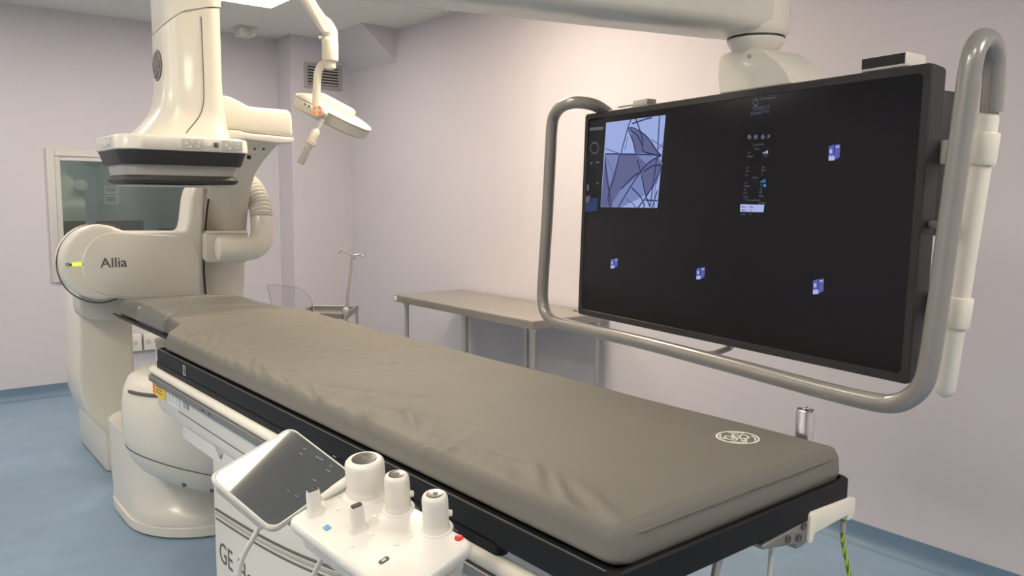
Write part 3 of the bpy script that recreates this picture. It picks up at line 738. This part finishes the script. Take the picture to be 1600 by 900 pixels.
# left tool strip
scr_poly([P_((100, 185), (205, 172), (185, 820), (60, 800))], 'px_panel', 'tool_strip')
scr_poly([P_((100, 235), (200, 225), (197, 248), (98, 258)), P_((120, 345), (150, 340), (150, 348), (120, 353)), P_((105, 490), (118, 488), (117, 505), (104, 507)), P_((140, 488), (170, 484), (170, 494), (140, 498)), P_((78, 655), (92, 653), (91, 700), (76, 702)), P_((148, 640), (165, 638), (164, 650), (147, 652)), P_((70, 745), (100, 735), (97, 780), (66, 792))], 'px_grey', 'tool_glyphs', -.0019)
scr_poly([P_((60, 790), (155, 775), (150, 852), (52, 858)), P_((105, 755), (155, 755), (155, 775), (105, 778))], 'px_blue', 'tool_blue_block', -.0019)
rc = [XI(133+30*math.cos(k*.314), 385+40*math.sin(k*.314)) for k in range(21)]
scr_lines([rc], 'px_grey', 'tool_ring', .004, -.0018, 1)
# centre text column
def scr_text(body, x, y, hpx, m_, name):
    o_ = mp(x, y, -.0018); s_ = hpx*((mp(x, y-5)-mp(x, y+5)).length/10)
    return obj(name, text_mesh(body, s_*1.4, frame(o_, ME, -MDn, MN), .0003), m_, scr, smooth=False)
scr_text('TEDESCO', 1174, 173, 6, 'px_text', 'patient_text'); scr_text('ELISABETTA', 1172, 180, 5, 'px_text', 'patient_text')
scr_lines([[(1186, 155), (1212, 152)]], 'px_text', 'header_line', .002)
scr_lines([[(1180+4*math.cos(k*.628), 160+5*math.sin(k*.628)) for k in range(11)]], 'px_text', 'header_emblem', .003, -.0018, 1)
for x in (1170, 1180, 1191): scr_poly([[(x+3.2*math.cos(k*.785), 214+3.8*math.sin(k*.785)) for k in range(8)]], 'px_text', 'status_glyph')
scr_poly([[(1199, 209), (1204, 212.5), (1198, 217)]], 'px_text', 'status_glyph')
scr_text('Coronaria', 1175, 228, 4, 'px_text', 'status_text'); scr_text('15fps/s', 1177, 234, 3, 'px_text', 'status_text')
for y, a, b in ((240, 'LH', ''), (246, 'Adapt', '15.0'), (264, 'kV', '74'), (269, 'mA', '88.2'), (275, 'ms', '7'), (287, 'LH', ''), (292, 'Adapt', '15'), (298, 'kV', '74'), (303, 'mA', '88'), (309, 'Time', '0.00')):
    scr_text(a, 1167-(y-240)*.1, y, 3.6, 'px_text', 'status_text')
    if b: scr_text(b, 1192-(y-240)*.1, y-1, 3.6, 'px_text', 'status_text')
scr_text('Dose', 1175, 279, 3.6, 'px_text', 'status_text'); scr_text('Total exposition', 1163, 314, 3.4, 'px_text', 'status_text'); scr_text('0.00000', 1184, 319, 3.4, 'px_text', 'status_text')
scr_poly([[(1191, 238), (1193, 238), (1193, 240), (1191, 240)], [(1194, 236.5), (1196, 236.5), (1196, 240), (1194, 240)], [(1197, 235), (1199, 235), (1199, 240), (1197, 240)]], 'px_icon2', 'signal_bars')
scr_poly([[(1187, 283), (1189, 283), (1189, 285), (1187, 285)], [(1190, 281.5), (1192, 281.5), (1192, 285), (1190, 285)], [(1193, 280), (1195, 280), (1195, 285), (1193, 285)], [(1192, 288), (1196, 288), (1196, 292), (1192, 292)]], 'px_cyan', 'signal_bars')
scr_poly([[(1156, 319), (1193.5, 320), (1192, 331.5), (1155.5, 331)]], 'px_icon2', 'status_box')
scr_text('Fluo     ON', 1158, 325, 3.6, 'px_blue', 'status_box_text').location = MN*.0006
scr_text('80%  +  15', 1158, 330.5, 3.6, 'px_blue', 'status_box_text').location = MN*.0006
scr_text('Auto      15', 1157, 336, 3.2, 'px_text', 'status_text')
# four small cube icons
for cx, cy, s in ((959, 411.5, .62), (1094, 427, .74), (1303, 238, 1), (1278, 447.5, .95)):
    w2, h2 = 10*s, 13*s
    scr_poly([[(cx-w2*.9, cy-h2*.7), (cx-w2*.1, cy-h2*.95), (cx-w2*.1, cy+h2*.8), (cx-w2*.9, cy+h2*.95)], [(cx, cy-h2*.9), (cx+w2*.9, cy-h2), (cx+w2*.8, cy+h2*.6), (cx, cy+h2*.9)]], 'px_icon', 'cube_icon')
    scr_poly([[(cx-w2*.75, cy-h2*.35), (cx-w2*.35, cy-h2*.4), (cx-w2*.35, cy+h2*.1), (cx-w2*.75, cy+h2*.15)], [(cx-w2*.9, cy+h2*.45), (cx, cy+h2*.4), (cx, cy+h2*.95), (cx-w2*.9, cy+h2)], [(cx+w2*.2, cy-h2*.75), (cx+w2*.75, cy-h2*.8), (cx+w2*.75, cy-h2*.6), (cx+w2*.2, cy-h2*.55)]], 'px_icon2', 'cube_icon_detail', -.0019)
# sensor on top, camera on top
q = ml(0, 0)
def mon_box(pxa, pxb, ytop_a, d0, d1, h): pass
a0 = (mp(1343, 111)-MTL).dot(ME); a1 = (mp(1415, 98)-MTL).dot(ME)
m4 = frame(ml(a0, 0, -.003), ME, -MN, Vector((0, 0, 1)))
sen = obj('top_sensor', box((0, 0, .0005), (a1-a0, .075, .034), .006, 3, m4), 'white', D_)
obj('sensor_window', box((.004, -.0012, .007), (a1-a0-.004, .001, .031), 0, 1, m4), 'black', sen)
a0 = (mp(955, 172)-MTL).dot(ME); a1 = (mp(1005, 165)-MTL).dot(ME)
m4 = frame(ml(a0, 0, -.008), ME, -MN, Vector((0, 0, 1)))
sen = obj('camera_arm', box((0, .02, .010), (a1-a0, .03, .014), 0, 1, m4), 'steel', D_)
obj('camera_head', box(((a1-a0)*.62, 0, .001), ((a1-a0)*1.05, .04, .022), .003, 2, m4), 'grey_plastic', D_)
# back box and brackets
m4 = frame(ml(0, 0), ME, MDn, MN)
obj('rear_cabinet', box((.35, .05, -.15), (Wm-.012, .38, -.064), .01, 2, m4), 'bezel', D_)
obj('rear_spine', box((.50, .0, -.20), (.80, .5, -.151), .01, 2, m4), 'cream', D_)
# bumper frame: left side farther, right side nearer than the display
F0 = at(860, 320, 2.95); F1 = at(1490, 320, 1.60); fn = (F1-F0).cross(Vector((0, 0, 1))).normalized()
def fpt(x, y, dd=0):
    p = onp(x, y, F0, fn); return p + (p-CP).normalized()*dd
path = [(990, 215, .42), (965, 190, .36), (943, 172, .22), (925, 163, .12), (900, 160, .04), (880, 165, 0), (868, 177, 0), (862.5, 195, 0), (860, 240, 0), (855, 340, 0), (848.5, 440, 0), (848, 468, 0), (852, 487, 0), (862, 499, 0), (882, 507, 0), (1000, 534, 0), (1150, 573, 0), (1280, 608, 0), (1365, 628, 0), (1400, 630, 0), (1425, 619, 0), (1443, 598, 0), (1453, 560, 0), (1468, 460, 0), (1487, 320, 0), (1503, 200, 0), (1515, 115, 0), (1523, 78, .01), (1536, 61, .05), (1550, 72, .09), (1554, 105, .12), (1549, 175, .13)]
bf = obj('bumper_frame', tube(smooth_path([fpt(*p) for p in path], 6), .0212, 20), 'pipe', D_, sharp=80)
hd = lambda x, y: fpt(x, y, .13)
hp2 = [hd(1549, 168), hd(1546, 178), hd(1544, 190)]
top, bot = hd(1546, 172), hd(1475, 620)
ax = (bot-top).normalized(); L = (bot-top).length
hb = obj('cream_handle', lathe([(.013, 0), (.018, .006), (.0205, .02), (.0205, L-.02), (.016, L-.006), (.006, L)], top, ax, 28), 'cream', D_, sharp=60)
for (x, y) in ((1532, 232), (1494, 487)):
    t0 = (hd(x, y)-top).dot(ax); c = top+ax*(t0-.033)
    obj('handle_collar', lathe([(.0255, 0), (.0275, .004), (.0275, .062), (.0255, .066)], c, ax, 28), 'cream', D_, sharp=40)
    # bracket from the collar to the back of the display
    e_ = ml(Wm-.12, (c.z+ax.z*.033-1.904)/-1, -.14); e_.z = c.z+ax.z*.033+.004
    s_ = c+ax*.033
    dv = (e_-s_); n_ = Vector((0, 0, 1)); sd = dv.cross(n_).normalized()*.006
    obj('handle_bracket', loft([[p-sd-n_*.026, p+sd-n_*.026, p+sd+n_*.026, p-sd+n_*.026] for p in (s_, e_)]), 'cream', D_)
zb_ = fpt(1487, 355, .03)
e_ = ml(Wm-.1, 0, -.14); e_.z = zb_.z
obj('cross_bar', tube([zb_, e_], .009, 12), 'pipe', D_)
cp_ = smooth_path([fpt(1483, 352, .1), fpt(1496, 340, .12), fpt(1500, 318, .12), fpt(1497, 290, .12), fpt(1480, 270, .15)], 5)
obj('cable_loop', tube(cp_, .006, 10), 'cable', D_)
hk = [fpt(1062, 548, .25), fpt(1085, 552, .25), fpt(1110, 553, .25), fpt(1128, 549, .25), fpt(1142, 542, .25)]
hk = smooth_path([ml((mp(x, 500)-MTL).dot(ME), 0, -.06)*1 for x, y in ((1065, 1), (1085, 1), (1105, 1), (1125, 1), (1140, 1))], 3)
q0 = [onp(x, y, ml(0, 0, -.08), MN) for x, y in ((1065, 546), (1088, 552), (1108, 553), (1126, 549), (1142, 542), (1136, 536))]
obj('under_hook', tube(smooth_path(q0, 4), .009, 10), 'pipe', D_)
# ================================================================== CEILING BOOM
B_ = thing('ceiling_boom', 'thick cream ceiling arm that carries the large display', 'boom arm', (-.6, 1.95, 3.0))
bc = V(1.99, 1.40, 0); bd = V(-.972, .235, 0).normalized(); bn = V(.235, .972, 0)
obj('end_joint', lathe([(.060, 2.052), (.076, 2.05), (.086, 2.06), (.090, 2.075), (.090, 2.42), (.08, 2.44)], bc, n=48), 'cream', B_)
sec = lambda s, w0, w1, zt, dz=0: [bc+bd*s+bn*n_+V(0, 0, z) for n_, z in ((-w0, zt), (-w0, 2.085+dz), (-w0+.02, 2.062+dz), (-.01, 2.056+dz), (w1-.02, 2.056+dz), (w1, 2.075+dz), (w1, zt))]
obj('boom_body', loft([sec(-.0, .088, .088, 2.40), sec(.12, .086, .10, 2.42), sec(.5, .085, .11, 2.44), sec(1.6, .09, .12, 2.44), sec(2.6, .095, .12, 2.44)]), 'cream', B_, sharp=50)
obj('boom_hub', lathe([(.17, 2.05), (.18, 2.07), (.18, 2.46), (.16, 2.48)], bc+bd*2.65+bn*.01, n=40), 'cream', B_)
obj('drop_tube', lathe([(.09, 2.47), (.09, 2.94), (.2, 2.95), (.2, 2.999)], bc+bd*2.65+bn*.01, n=40), 'cream', B_)
obj('bearing_gap', lathe([(.079, 2.047), (.079, 2.056)], bc, n=40), 'black', B_)
obj('swivel_cone', lathe([(.046, 2.006), (.054, 2.010), (.064, 2.018), (.076, 2.034), (.080, 2.043), (.078, 2.048)], bc, n=40), 'cream', B_)
kc = V(2.10, 1.45, 0)
obj('swivel_collar', lathe([(.030, 1.975), (.030, 2.008), (.026, 2.012)], bc-V(-.005, .005, 0), n=28), 'cream', B_)
# knuckle: rounded body leaning towards the display back
kp = [(1122, 98), (1124, 88), (1132, 83), (1150, 80), (1166, 76), (1190, 76), (1200, 84), (1218, 98), (1230, 112), (1236, 126), (1237, 130.5), (1180, 139), (1124, 147), (1121, 122)]
kn = Vector((.99, -.14, 0)).normalized(); k0 = V(1.938, 1.40, 1.9)
obj('knuckle', prism([onp(x, y, k0, kn) for x, y in kp], kn*.16, .035, 5), 'cream', B_, sharp=60)
obj('knuckle_screw', lathe([(.006, 0), (.006, .002)], onp(1171, 88, k0, kn)-kn*.0005, -kn, 10), 'band_grey', B_)

# ================================================================== SURGICAL LAMP
S_ = thing('examination_lamp', 'white medical examination lamp hanging by the back wall vent', 'lamp', at(470, -60, 4.3))
dl = 4.2
P4 = lambda x, y, d=0: at(x, y, dl+d)
fwd = CD.normalized()
obj('spring_arm', prism([P4(x, y) for x, y in ((432, -60), (462, -60), (491, 0), (507, 23), (517, 30), (523, 43), (523, 64), (507, 64), (507, 55), (497, 44), (468, 0))], fwd*.09, .012), 'lamp', S_)
obj('arm_strip', prism([P4(x, y, -.006) for x, y in ((448, -60), (456, -60), (482, 0), (511, 50), (509, 54), (476, 4))], fwd*.01, .002), 'grey_plastic', S_)
obj('arm_pin', tube([P4(498, 59, -.01), P4(511, 59, -.01)], .008, 10), 'lamp', S_)
up = Vector((0, 0, 1))
obj('joint_collar', lathe([(.028, -.01), (.030, 0), (.040, .006), (.042, .02), (.042, .10), (.036, .115), (.026, .125), (.026, .15)], P4(516, 97), up, 28), 'lamp', S_)
obj('joint_ring', lathe([(.022, -.035), (.028, -.03), (.028, -.005)], P4(516, 97), up, 24), 'lamp', S_)
yk = smooth_path([P4(520, 103), P4(511, 100), P4(503, 102), P4(498, 110), P4(496, 122), P4(495, 140), P4(494, 158), P4(494, 172)], 5)
rings = []
for i, p in enumerate(yk):
    t = (yk[min(i+1, len(yk)-1)]-yk[max(i-1, 0)]).normalized(); s = t.cross(fwd).normalized()
    rings.append([p+(s*a*.019+fwd*b*.013) for a, b in ((-1, -.6), (-.6, -1), (.6, -1), (1, -.6), (1, .6), (.6, 1), (-.6, 1), (-1, .6))])
obj('yoke', loft(rings), 'lamp', S_, sharp=60)
an = math.radians(28); e1 = CR*math.cos(an)-CU*math.sin(an); n0 = CR*math.sin(an)+CU*math.cos(an)
ti = math.radians(14); nn = n0*math.cos(ti)-CD*math.sin(ti); e2 = nn.cross(e1)
hc = P4(523, 177, .19)
m4 = frame(hc, e1, e2, nn)
plan = [(-.208, -.06), (-.200, -.10), (-.16, -.125), (.0, -.13), (.12, -.11), (.195, -.060), (.212, -.03), (.212, .03), (.195, .06), (.12, .11), (.0, .13), (-.16, .125), (-.200, .10), (-.208, .06)]
def lr(sx, z, zs=0): return [m4 @ Vector((x*sx, y*sx, z)) for x, y in [(p.x, p.y) for p in smooth_path([(a, b, 0) for a, b in plan+plan[:1]], 3)][:-1]]
ls = obj('lamp_head', loft([lr(.88, -.056), lr(.94, -.050), lr(.985, 0)]), 'lamp', S_, sharp=40)
obj('lamp_lens', loft([lr(.80, -.060), lr(.82, -.056)]), 'grey_plastic', ls)
obj('lamp_rim', loft([lr(.99, 0), lr(1.0, .003), lr(.98, .008)]), 'band_grey', S_)
obj('lamp_shell', loft([lr(1.0, .008), lr(.96, .018), lr(.82, .026), lr(.6, .032)]), 'lamp', S_, sharp=50)
obj('shell_ridge', loft([[m4 @ Vector((x, y, z)) for x, y in rrect(-.13+i, .10-i, -.055+i, .055-i, .03)] for z, i in ((.02, 0), (.055, .004), (.064, .014))]), 'lamp', S_, sharp=50)
pv_ = P4(497, 173, -.03)
obj('pivot_boss', lathe([(.030, 0), (.034, .01), (.034, .07)], pv_, fwd, 28), 'lamp', S_)
dial = obj('tilt_dial', lathe([(.027, -.006), (.030, -.002), (.030, .01)], pv_+(-CR*.003), fwd, 28), 'lamp', S_)
bm = NB()
for k in range(4):
    a0 = k*math.pi/2+.3; cpt = pv_-fwd*.0065-CR*.003
    loft([[cpt + (CR*math.cos(a)+CU*math.sin(a))*r + fwd*dz for r, a in ((.012, a0), (.027, a0), (.027, a0+.5), (.027, a0+1.0), (.012, a0+1.0))] for dz in (0, -.002)], True, bm)
obj('dial_marking', bm, 'orange', dial)
obj('control_plate', prism([P4(x, y, -.045) for x, y in ((474, 158), (487, 164), (487, 172), (474, 166))], fwd*.02, .002), 'grey_plastic', S_)
for x, y in ((477, 163), (483, 166)): obj('control_key', lathe([(.006, 0), (.006, .004)], P4(x, y, -.045), -fwd, 10), 'ink', S_)
h0, h1, h2, h3, h4, h5 = P4(504, 186, .02), P4(496, 203, .01), P4(493, 207), P4(487, 220), P4(484, 226), P4(469, 256)
hn = obj('handle_neck', tube([h0, h1], [.012, .011], 16), 'grey_plastic', S_)
obj('handle_sleeve', tube([h1, h1.lerp(h2, .5), h2, h3], [.012, .020, .024, .024], 20), 'lamp', S_)
obj('handle_ring', tube([h3, h3.lerp(h4, .1), h3.lerp(h4, .9), h4], [.025, .029, .029, .025], 20), 'lamp', S_)
obj('handle_grip', tube([h4, h4.lerp(h5, .05), h4.lerp(h5, .96), h5], [.017, .018, .018, .015], 20), 'lamp', S_)

# ================================================================== STEEL TABLE
W_ = thing('steel_table', 'stainless steel work table against the right wall', 'table', (3.25, 4.3, 0))
x0, x1, y0, y1 = 2.952, 3.545, 3.495, 5.05
bm = NB(); add_box(bm, (x0, y0, .852), (x1, y1, .90)); obj('table_top', bev(bm, .003, 2), 'steeltop', W_)
bm = NB()
for a, b in (((x0-.003, y0-.003, .850), (x0, y1+.003, .893)), ((x0, y0-.003, .850), (x1, y0, .893)), ((x0, y1, .850), (x1, y1+.003, .893))): add_box(bm, a, b)
obj('edge_apron', bm, 'apron', W_)
for x in (x0+.03, x1-.04):
    for y in (y0+.035, (y0+y1)/2-.05, y1-.12):
        obj('leg', lathe([(.022, 0.02), (.0165, .03), (.0165, .83), (.022, .832), (.022, .852)], (x, y, 0), n=20), 'steel', W_)
        obj('foot_cap', lathe([(.02, .0005), (.022, .018), (.018, .024)], (x, y, 0), n=16), 'dark', W_)
for y in (y0+.035, y1-.12): obj('cross_rail', tube([(x0+.03, y, .22), (x1-.04, y, .22)], .011, 12), 'steel', W_)
for x in (x0+.03, x1-.04): obj('long_rail', tube([(x, y0+.035, .22), (x, y1-.12, .22)], .011, 12), 'steel', W_)
for y in (y1-.005, ): obj('corner_clip', box((x0-.004, y-.035, .86), (x0+.004, y+.002, .892), .002), 'logo', W_)

# ================================================================== TROLLEY WITH IV POLE + ACRYLIC SHIELD
K_ = thing('accessory_trolley', 'low metal trolley with hooked drip pole in the far corner', 'trolley', at(515, 560, 5.9)*1)
K_.location.z = 0
dk = 5.5
PK = lambda x, y, d=0: at(x, y, dk+d)
a, b = PK(487, 490), PK(543, 488)
ex = (b-a); ex.z = 0; ex.normalize(); ey = Vector((-ex.y, ex.x, 0)); zc = a.z
m4 = frame(Vector((a.x, a.y, 0)), ex, ey, Vector((0, 0, 1))); Lx = (b-a).length
bm = NB(); add_box(bm, (-.1, 0, zc-.035), (Lx, .02, zc+.005), m4); add_box(bm, (-.1, .38, zc-.035), (Lx, .40, zc+.005), m4); add_box(bm, (-.1, .02, zc-.035), (-.08, .38, zc+.005), m4); add_box(bm, (Lx-.02, .02, zc-.035), (Lx, .38, zc+.005), m4)
obj('tray_frame', bev(bm, .003, 1), 'railgrey', K_)
obj('tray', box((-.08, .02, zc-.033), (Lx-.02, .38, zc-.027), 0, 1, m4), 'steeltop', K_)
obj('lower_shelf', box((-.08, .02, .24), (Lx-.02, .38, .25), 0, 1, m4), 'steeltop', K_)
for x in (-.09, Lx-.01):
    for y in (.01, .39):
        obj('upright', box((x-.01, y-.01, .09), (x+.01, y+.01, zc-.035), .002, 1, m4), 'steel', K_)
        wl = obj('castor', lathe([(.02, -.012), (.036, -.011), (.036, .011), (.02, .012)], m4 @ Vector((x, y, .037)), m4.to_3x3() @ Vector((1, 0, 0)), 20), 'dark', K_)
        obj('castor_fork', box((x-.016, y-.01, .04), (x+.016, y+.01, .09), .002, 1, m4), 'steel', wl)
obj('pole_clamp', lathe([(.022, 0), (.024, .01), (.024, .05), (.018, .06)], PK(541, 494), up, 16), 'steel', K_)
obj('drip_pole', tube([PK(540, 500), PK(543, 460), PK(548, 425), PK(550, 397)], [.014, .012, .010, .009], 14), 'steel', K_)
hk = [PK(529, 397), PK(532, 391), PK(540, 394), PK(550, 399), PK(561, 398), PK(568, 400), PK(571, 395)]
obj('pole_hook', tube(smooth_path(hk, 5), .006, 10), 'steel', K_)
obj('pole_hook', tube(smooth_path([PK(544, 389, .1), PK(543, 393, .06), PK(550, 398), PK(554, 402, -.06), PK(553, 405, -.1), PK(555, 402, -.12)], 5), .006, 10), 'steel', K_)
ds = 5.3
SH = thing('acrylic_shield', 'clear curved acrylic shield behind the mattress', 'shield', at(458, 520, ds)); 
sp_ = [at(x, y, ds) for x, y in ((417, 445), (440, 446), (466, 450), (477, 456), (485, 466), (489, 478), (490.5, 491), (490, 530), (425, 530), (424, 476))]
sn = fwd.copy(); sn.z = 0; sn.normalize()
obj('clear_panel', prism(sp_, sn*.006), 'acryl', SH)
rim = smooth_path([at(x, y, ds) for x, y in ((424, 476), (420, 456), (417, 445.5), (440, 446), (466, 450), (477, 456), (485, 466), (489, 478), (490.5, 491), (490, 530))], 4)
obj('panel_edge', tube([p+sn*.003 for p in rim], .0030, 8), 'band_grey', SH)
obj('fixing_knob', lathe([(.014, 0), (.014, .012), (.008, .014)], at(483, 487, ds-.004), -sn, 14), 'steel', SH)
bt = at(458, 530, ds); obj('shield_post', tube([(bt.x, bt.y, bt.z+.03), (bt.x, bt.y, .04)], .014, 14), 'steel', SH)
obj('shield_base', lathe([(.16, .001), (.16, .03), (.03, .045)], (bt.x, bt.y, 0), n=28), 'steel', SH)

# ================================================================== CONTROLS
def qframe(L, T, B, d, a, b):
    pl_, pt, pb = at(*L, d), at(*T, d*(1+a/F)), at(*B, d*(1+b/F))
    ex = pt-pl_; ey = pb-pl_; w_ = ex.length; ex.normalize(); ey -= ex*ey.dot(ex); h_ = ey.length; ey.normalize()
    n = ex.cross(ey); 
    if n.z < 0: n = -n
    return pl_, ex, ey, n, w_, h_
# tablet
o_, ex, ey, nz, w_, h_ = V(.5576, 1.7658, .9828), V(.9317, .2533, .2603), V(.3423, -.852, -.3961), V(-.1215, -.4582, .8805), .2354, .21
TBn, TBo = nz.copy(), o_.copy()
R3 = thing('touch_tablet', 'tilted touch screen console reflecting a ceiling light', 'touch screen', o_+ex*w_/2+ey*h_/2)
def slab(i, z, r=.022): return [o_+ex*a+ey*b+nz*z for a, b in rrect(i, w_-i, i, h_-i, r, 5)]
obj('tablet_body', loft([slab(.03, -.034), slab(.008, -.028), slab(0, -.016), slab(0, -.010)]), 'grey_plastic', R3, sharp=40)
obj('tablet_rim', loft([slab(-.001, -.009), slab(-.0015, -.004), slab(.001, .0), slab(.004, .0), slab(.005, -.002)]), 'cable', R3, sharp=40)
tg = obj('tablet_glass', loft([slab(.0045, -.004), slab(.005, -.0005)]), 'tglass', R3)
mtg = frame(o_, ex, ey, nz); bm = NB()
def tpt(x, y): return onp(x, y, o_+nz*.0003, nz)
g_ = NB()
for x0_, y0_, l_ in ((468, 708, 5), (493, 713, 12), (515, 727, 4), (510, 734, 6), (489, 749, 5), (449, 766, 3), (461, 774, 4), (474, 700, 4), (520, 712, 5)):
    ribbon([tpt(x0_, y0_), tpt(x0_+l_, y0_+l_*.5)], .0016, nz, .0003, g_)
obj('screen_marks', g_, emis('tablet_marks', (.5, .52, .55), 1.0), tg)
obj('side_port_strip', loft([[o_+ex*a+ey*b+nz*z for a, b in ((.045, h_+.0005-.002), (w_-.05, h_-.002), (w_-.05, h_+.002), (.045, h_+.002))] for z in (-.022, -.014)]), 'band_grey', R3)
obj('side_port_strip', loft([[o_+ex*a+ey*b+nz*z for a, b in ((-.002, .03), (.002, .03), (.002, h_-.03), (-.002, h_-.03))] for z in (-.024, -.016)]), 'band_grey', R3)
ctr = o_+ex*w_*.6+ey*h_*.5-nz*.03
obj('tablet_mount', tube([ctr, ctr+V(.05, .02, -.08), tw(-.045, (ctr-TA).dot(TV)+.05, .868)], .014, 14), 'cream', R3)
# joystick box
o2, fx, fy, fn2, w2, h2 = V(.5742, 1.3798, 1.0065), V(.9629, .115, .2443), V(.153, -.9778, -.1429), V(-.2224, -.175, .9591), .1781, .3183
J = thing('joystick_console', 'white table side control box with five joysticks', 'control panel', o2+fx*w2/2+fy*h2/2)
def jl(a, b, z=0): return o2+fx*a+fy*b+fn2*z
def jslab(i, z, r=.016): return [jl(a, b, z) for a, b in rrect(i, w2-i, i, h2-i, r, 5)]
body = obj('console_body', loft([jslab(.02, -.042), jslab(.010, -.034), jslab(.002, -.024), jslab(0, -.010), jslab(.002, -.003), jslab(.008, 0)]), 'white', J, sharp=50)
obj('lower_shell', loft([jslab(.014, -.062), jslab(.012, -.046), jslab(.02, -.042)]), 'grey_plastic', J)
def jp(x, y, z=0): return onp(x, y, o2+fn2*z, fn2)
jup = (fn2*.55+up*.45).normalized()
def stick(px, py, r, h, cap, flats=False, big=False):
    c = jp(px, py)
    prof = [(r*1.08, -.002), (r*1.08, .003), (r*.98, .008), (r*1.0, .012), (r*1.0, h*.80), (r*.97, h*.91), (r*.86, h*.98), (r*.74, h)]
    o = obj('joystick', lathe(prof, c, jup, 32), 'white', J, sharp=60)
    obj('joystick_cap', lathe([(r*.66, h-.001), (r*.62, h+.0012), (r*.4, h+.0016)], c, jup, 24), 'steel_dark', o)
    obj('cap_symbol', lathe([(r*.25, h+.0014), (r*.25, h+.0022)], c+fy*r*.1, jup, 4), 'ink', o)
    obj('joystick_gaiter', lathe([(r*1.3, -.001), (r*1.22, .002), (r*1.1, .003)], c, fn2, 28), 'white', o)
    return c
stick(573, 765, .038, .066, 1)
c = stick(623, 794, .0235, .070, 1); obj('joystick_trigger', lathe([(.006, 0), (.006, .012), (.004, .014)], c+jup*.030+CR*.016, (CR).normalized(), 12), 'white', J)
c = stick(682, 825, .0235, .068, 1); obj('joystick_trigger', lathe([(.006, 0), (.006, .012), (.004, .014)], c+jup*.030+CR*.016, (CR).normalized(), 12), 'white', J)
def paddle(px, py):
    c = jp(px, py); d1 = (fx*.8+fy*.2).normalized(); d2 = jup.cross(d1).normalized(); rg = []
    for h, a, b in ((-.001, .019, .013), (.004, .017, .010), (.010, .013, .009), (.040, .0125, .009), (.046, .011, .008)):
        rg.append([c+jup*h+d1*x+d2*y for x, y in rrect(-a, a, -b, b, b*.7, 4)])
    o = obj('rocker_joystick', loft(rg), 'white', J, sharp=50)
    obj('rocker_cap', loft([[c+jup*h+d1*x+d2*y for x, y in rrect(-.010, .010, -.0065, .0065, .004, 3)] for h in (.0455, .0475)]), 'steel_dark', o)
    obj('cap_symbol', lathe([(.003, .0474), (.003, .0482)], c, jup, 4), 'ink', o)
paddle(492, 800); paddle(560, 826)
c = jp(717, 841); obj('red_button', lathe([(.0075, -.001), (.0075, .002), (.006, .003)], c, fn2, 20), 'red', J)
c = jp(511, 825); obj('blue_button', loft([[c+fx*x+fy*y+fn2*z for x, y in rrect(-.006, .006, -.006, .006, .002, 2)] for z in (-.001, .002)]), 'blue', J)
c = jp(600, 876); obj('oval_button', loft([[c+fx*x+fy*y+fn2*z for x, y in rrect(-.010, .010, -.005, .005, .004, 3)] for z in (-.001, .0015)]), 'ink', J)
obj('button_centre', loft([[c+fx*x+fy*y+fn2*z for x, y in rrect(-.004, .004, -.002, .002, .001, 2)] for z in (.0015, .0022)]), 'cable', J)
for x, y in ((532, 775), (529, 795), (586, 806), (579, 835), (550, 853), (640, 838), (620, 850), (602, 792)):
    c = jp(x, y); obj('key_bump', lathe([(.006, -.001), (.005, .0012), (.002, .0018)], c, fn2, 14), 'white', J)
for x, y in ((648, 791), (708, 826)):
    obj('panel_mark', ribbon([jp(x-7, y-4), jp(x+7, y+4)], .0012, fn2, .0005), 'ink', J)
cc = jl(w2*.8, h2*.4, -.05)
obj('console_mount', tube([cc, cc+V(.03, 0, -.05), tw(-.045, (cc-TA).dot(TV), .868)], .016, 14), 'cream', J)
obj('mount_clamp', tbox((-.055, (cc-TA).dot(TV)-.03, .848), (-.036, (cc-TA).dot(TV)+.03, .89), .004), 'grey_plastic', J)
obj('link_arm', tube([jp(503, 778, .004), jp(525, 764, .008), jp(556, 745, .012)], [.006, .010, .013], 14), 'white', J)
# cables
def cab(name, pts, r, m_, lab, mf=None):
    o = obj(name, tube(smooth_path(pts, 8), r, 10), m_, sharp=80); tag(o, lab, 'cable'); return o
p = o_+ex*.03+ey*(h_*.8)-nz*.03
cab('tablet_cable', [at(404, 824, 1.84), at(395, 842, 1.83), at(382, 865, 1.83), at(374, 890, 1.84), at(372, 930, 1.86), at(378, 1000, 1.9), V(.75, 1.9, .02)], .0062, 'cable', 'grey cable hanging from the underside of the tilted touch screen')
cab('console_cable', [at(508, 858, 1.62), at(500, 878, 1.64), at(490, 900, 1.66), at(478, 940, 1.7), at(474, 1010, 1.75), V(.80, 1.55, .02)], .0055, 'cable', 'grey cable hanging below the joystick console')
e0 = tw(.752, .012, .898)
cab('earth_cable', [e0, e0+V(.0, .002, -.03), e0+V(.008, .0, -.07), e0+V(.02, -.01, -.14), e0+V(.05, -.02, -.35), e0+V(.12, .1, -.70), e0+V(.16, .3, -.896)], .0052, 'earth', 'green and yellow earth cable hanging off the table foot end')
obj('cable_ferrule', lathe([(.0065, -.004), (.0065, .022)], e0+V(0, .002, -.024), up, 12), 'band_grey', bpy.data.objects['earth_cable'])
e1_ = tw(.495, .03, .91)
cab('white_cable', [e1_, e1_+V(0, 0, -.05), e1_+V(-.012, 0, -.15), e1_+V(-.02, .02, -.4), e1_+V(0, .2, -.85), e1_+V(0, .3, -.903)], .0048, 'cable', 'thin white cable hanging from the clamp under the table foot')
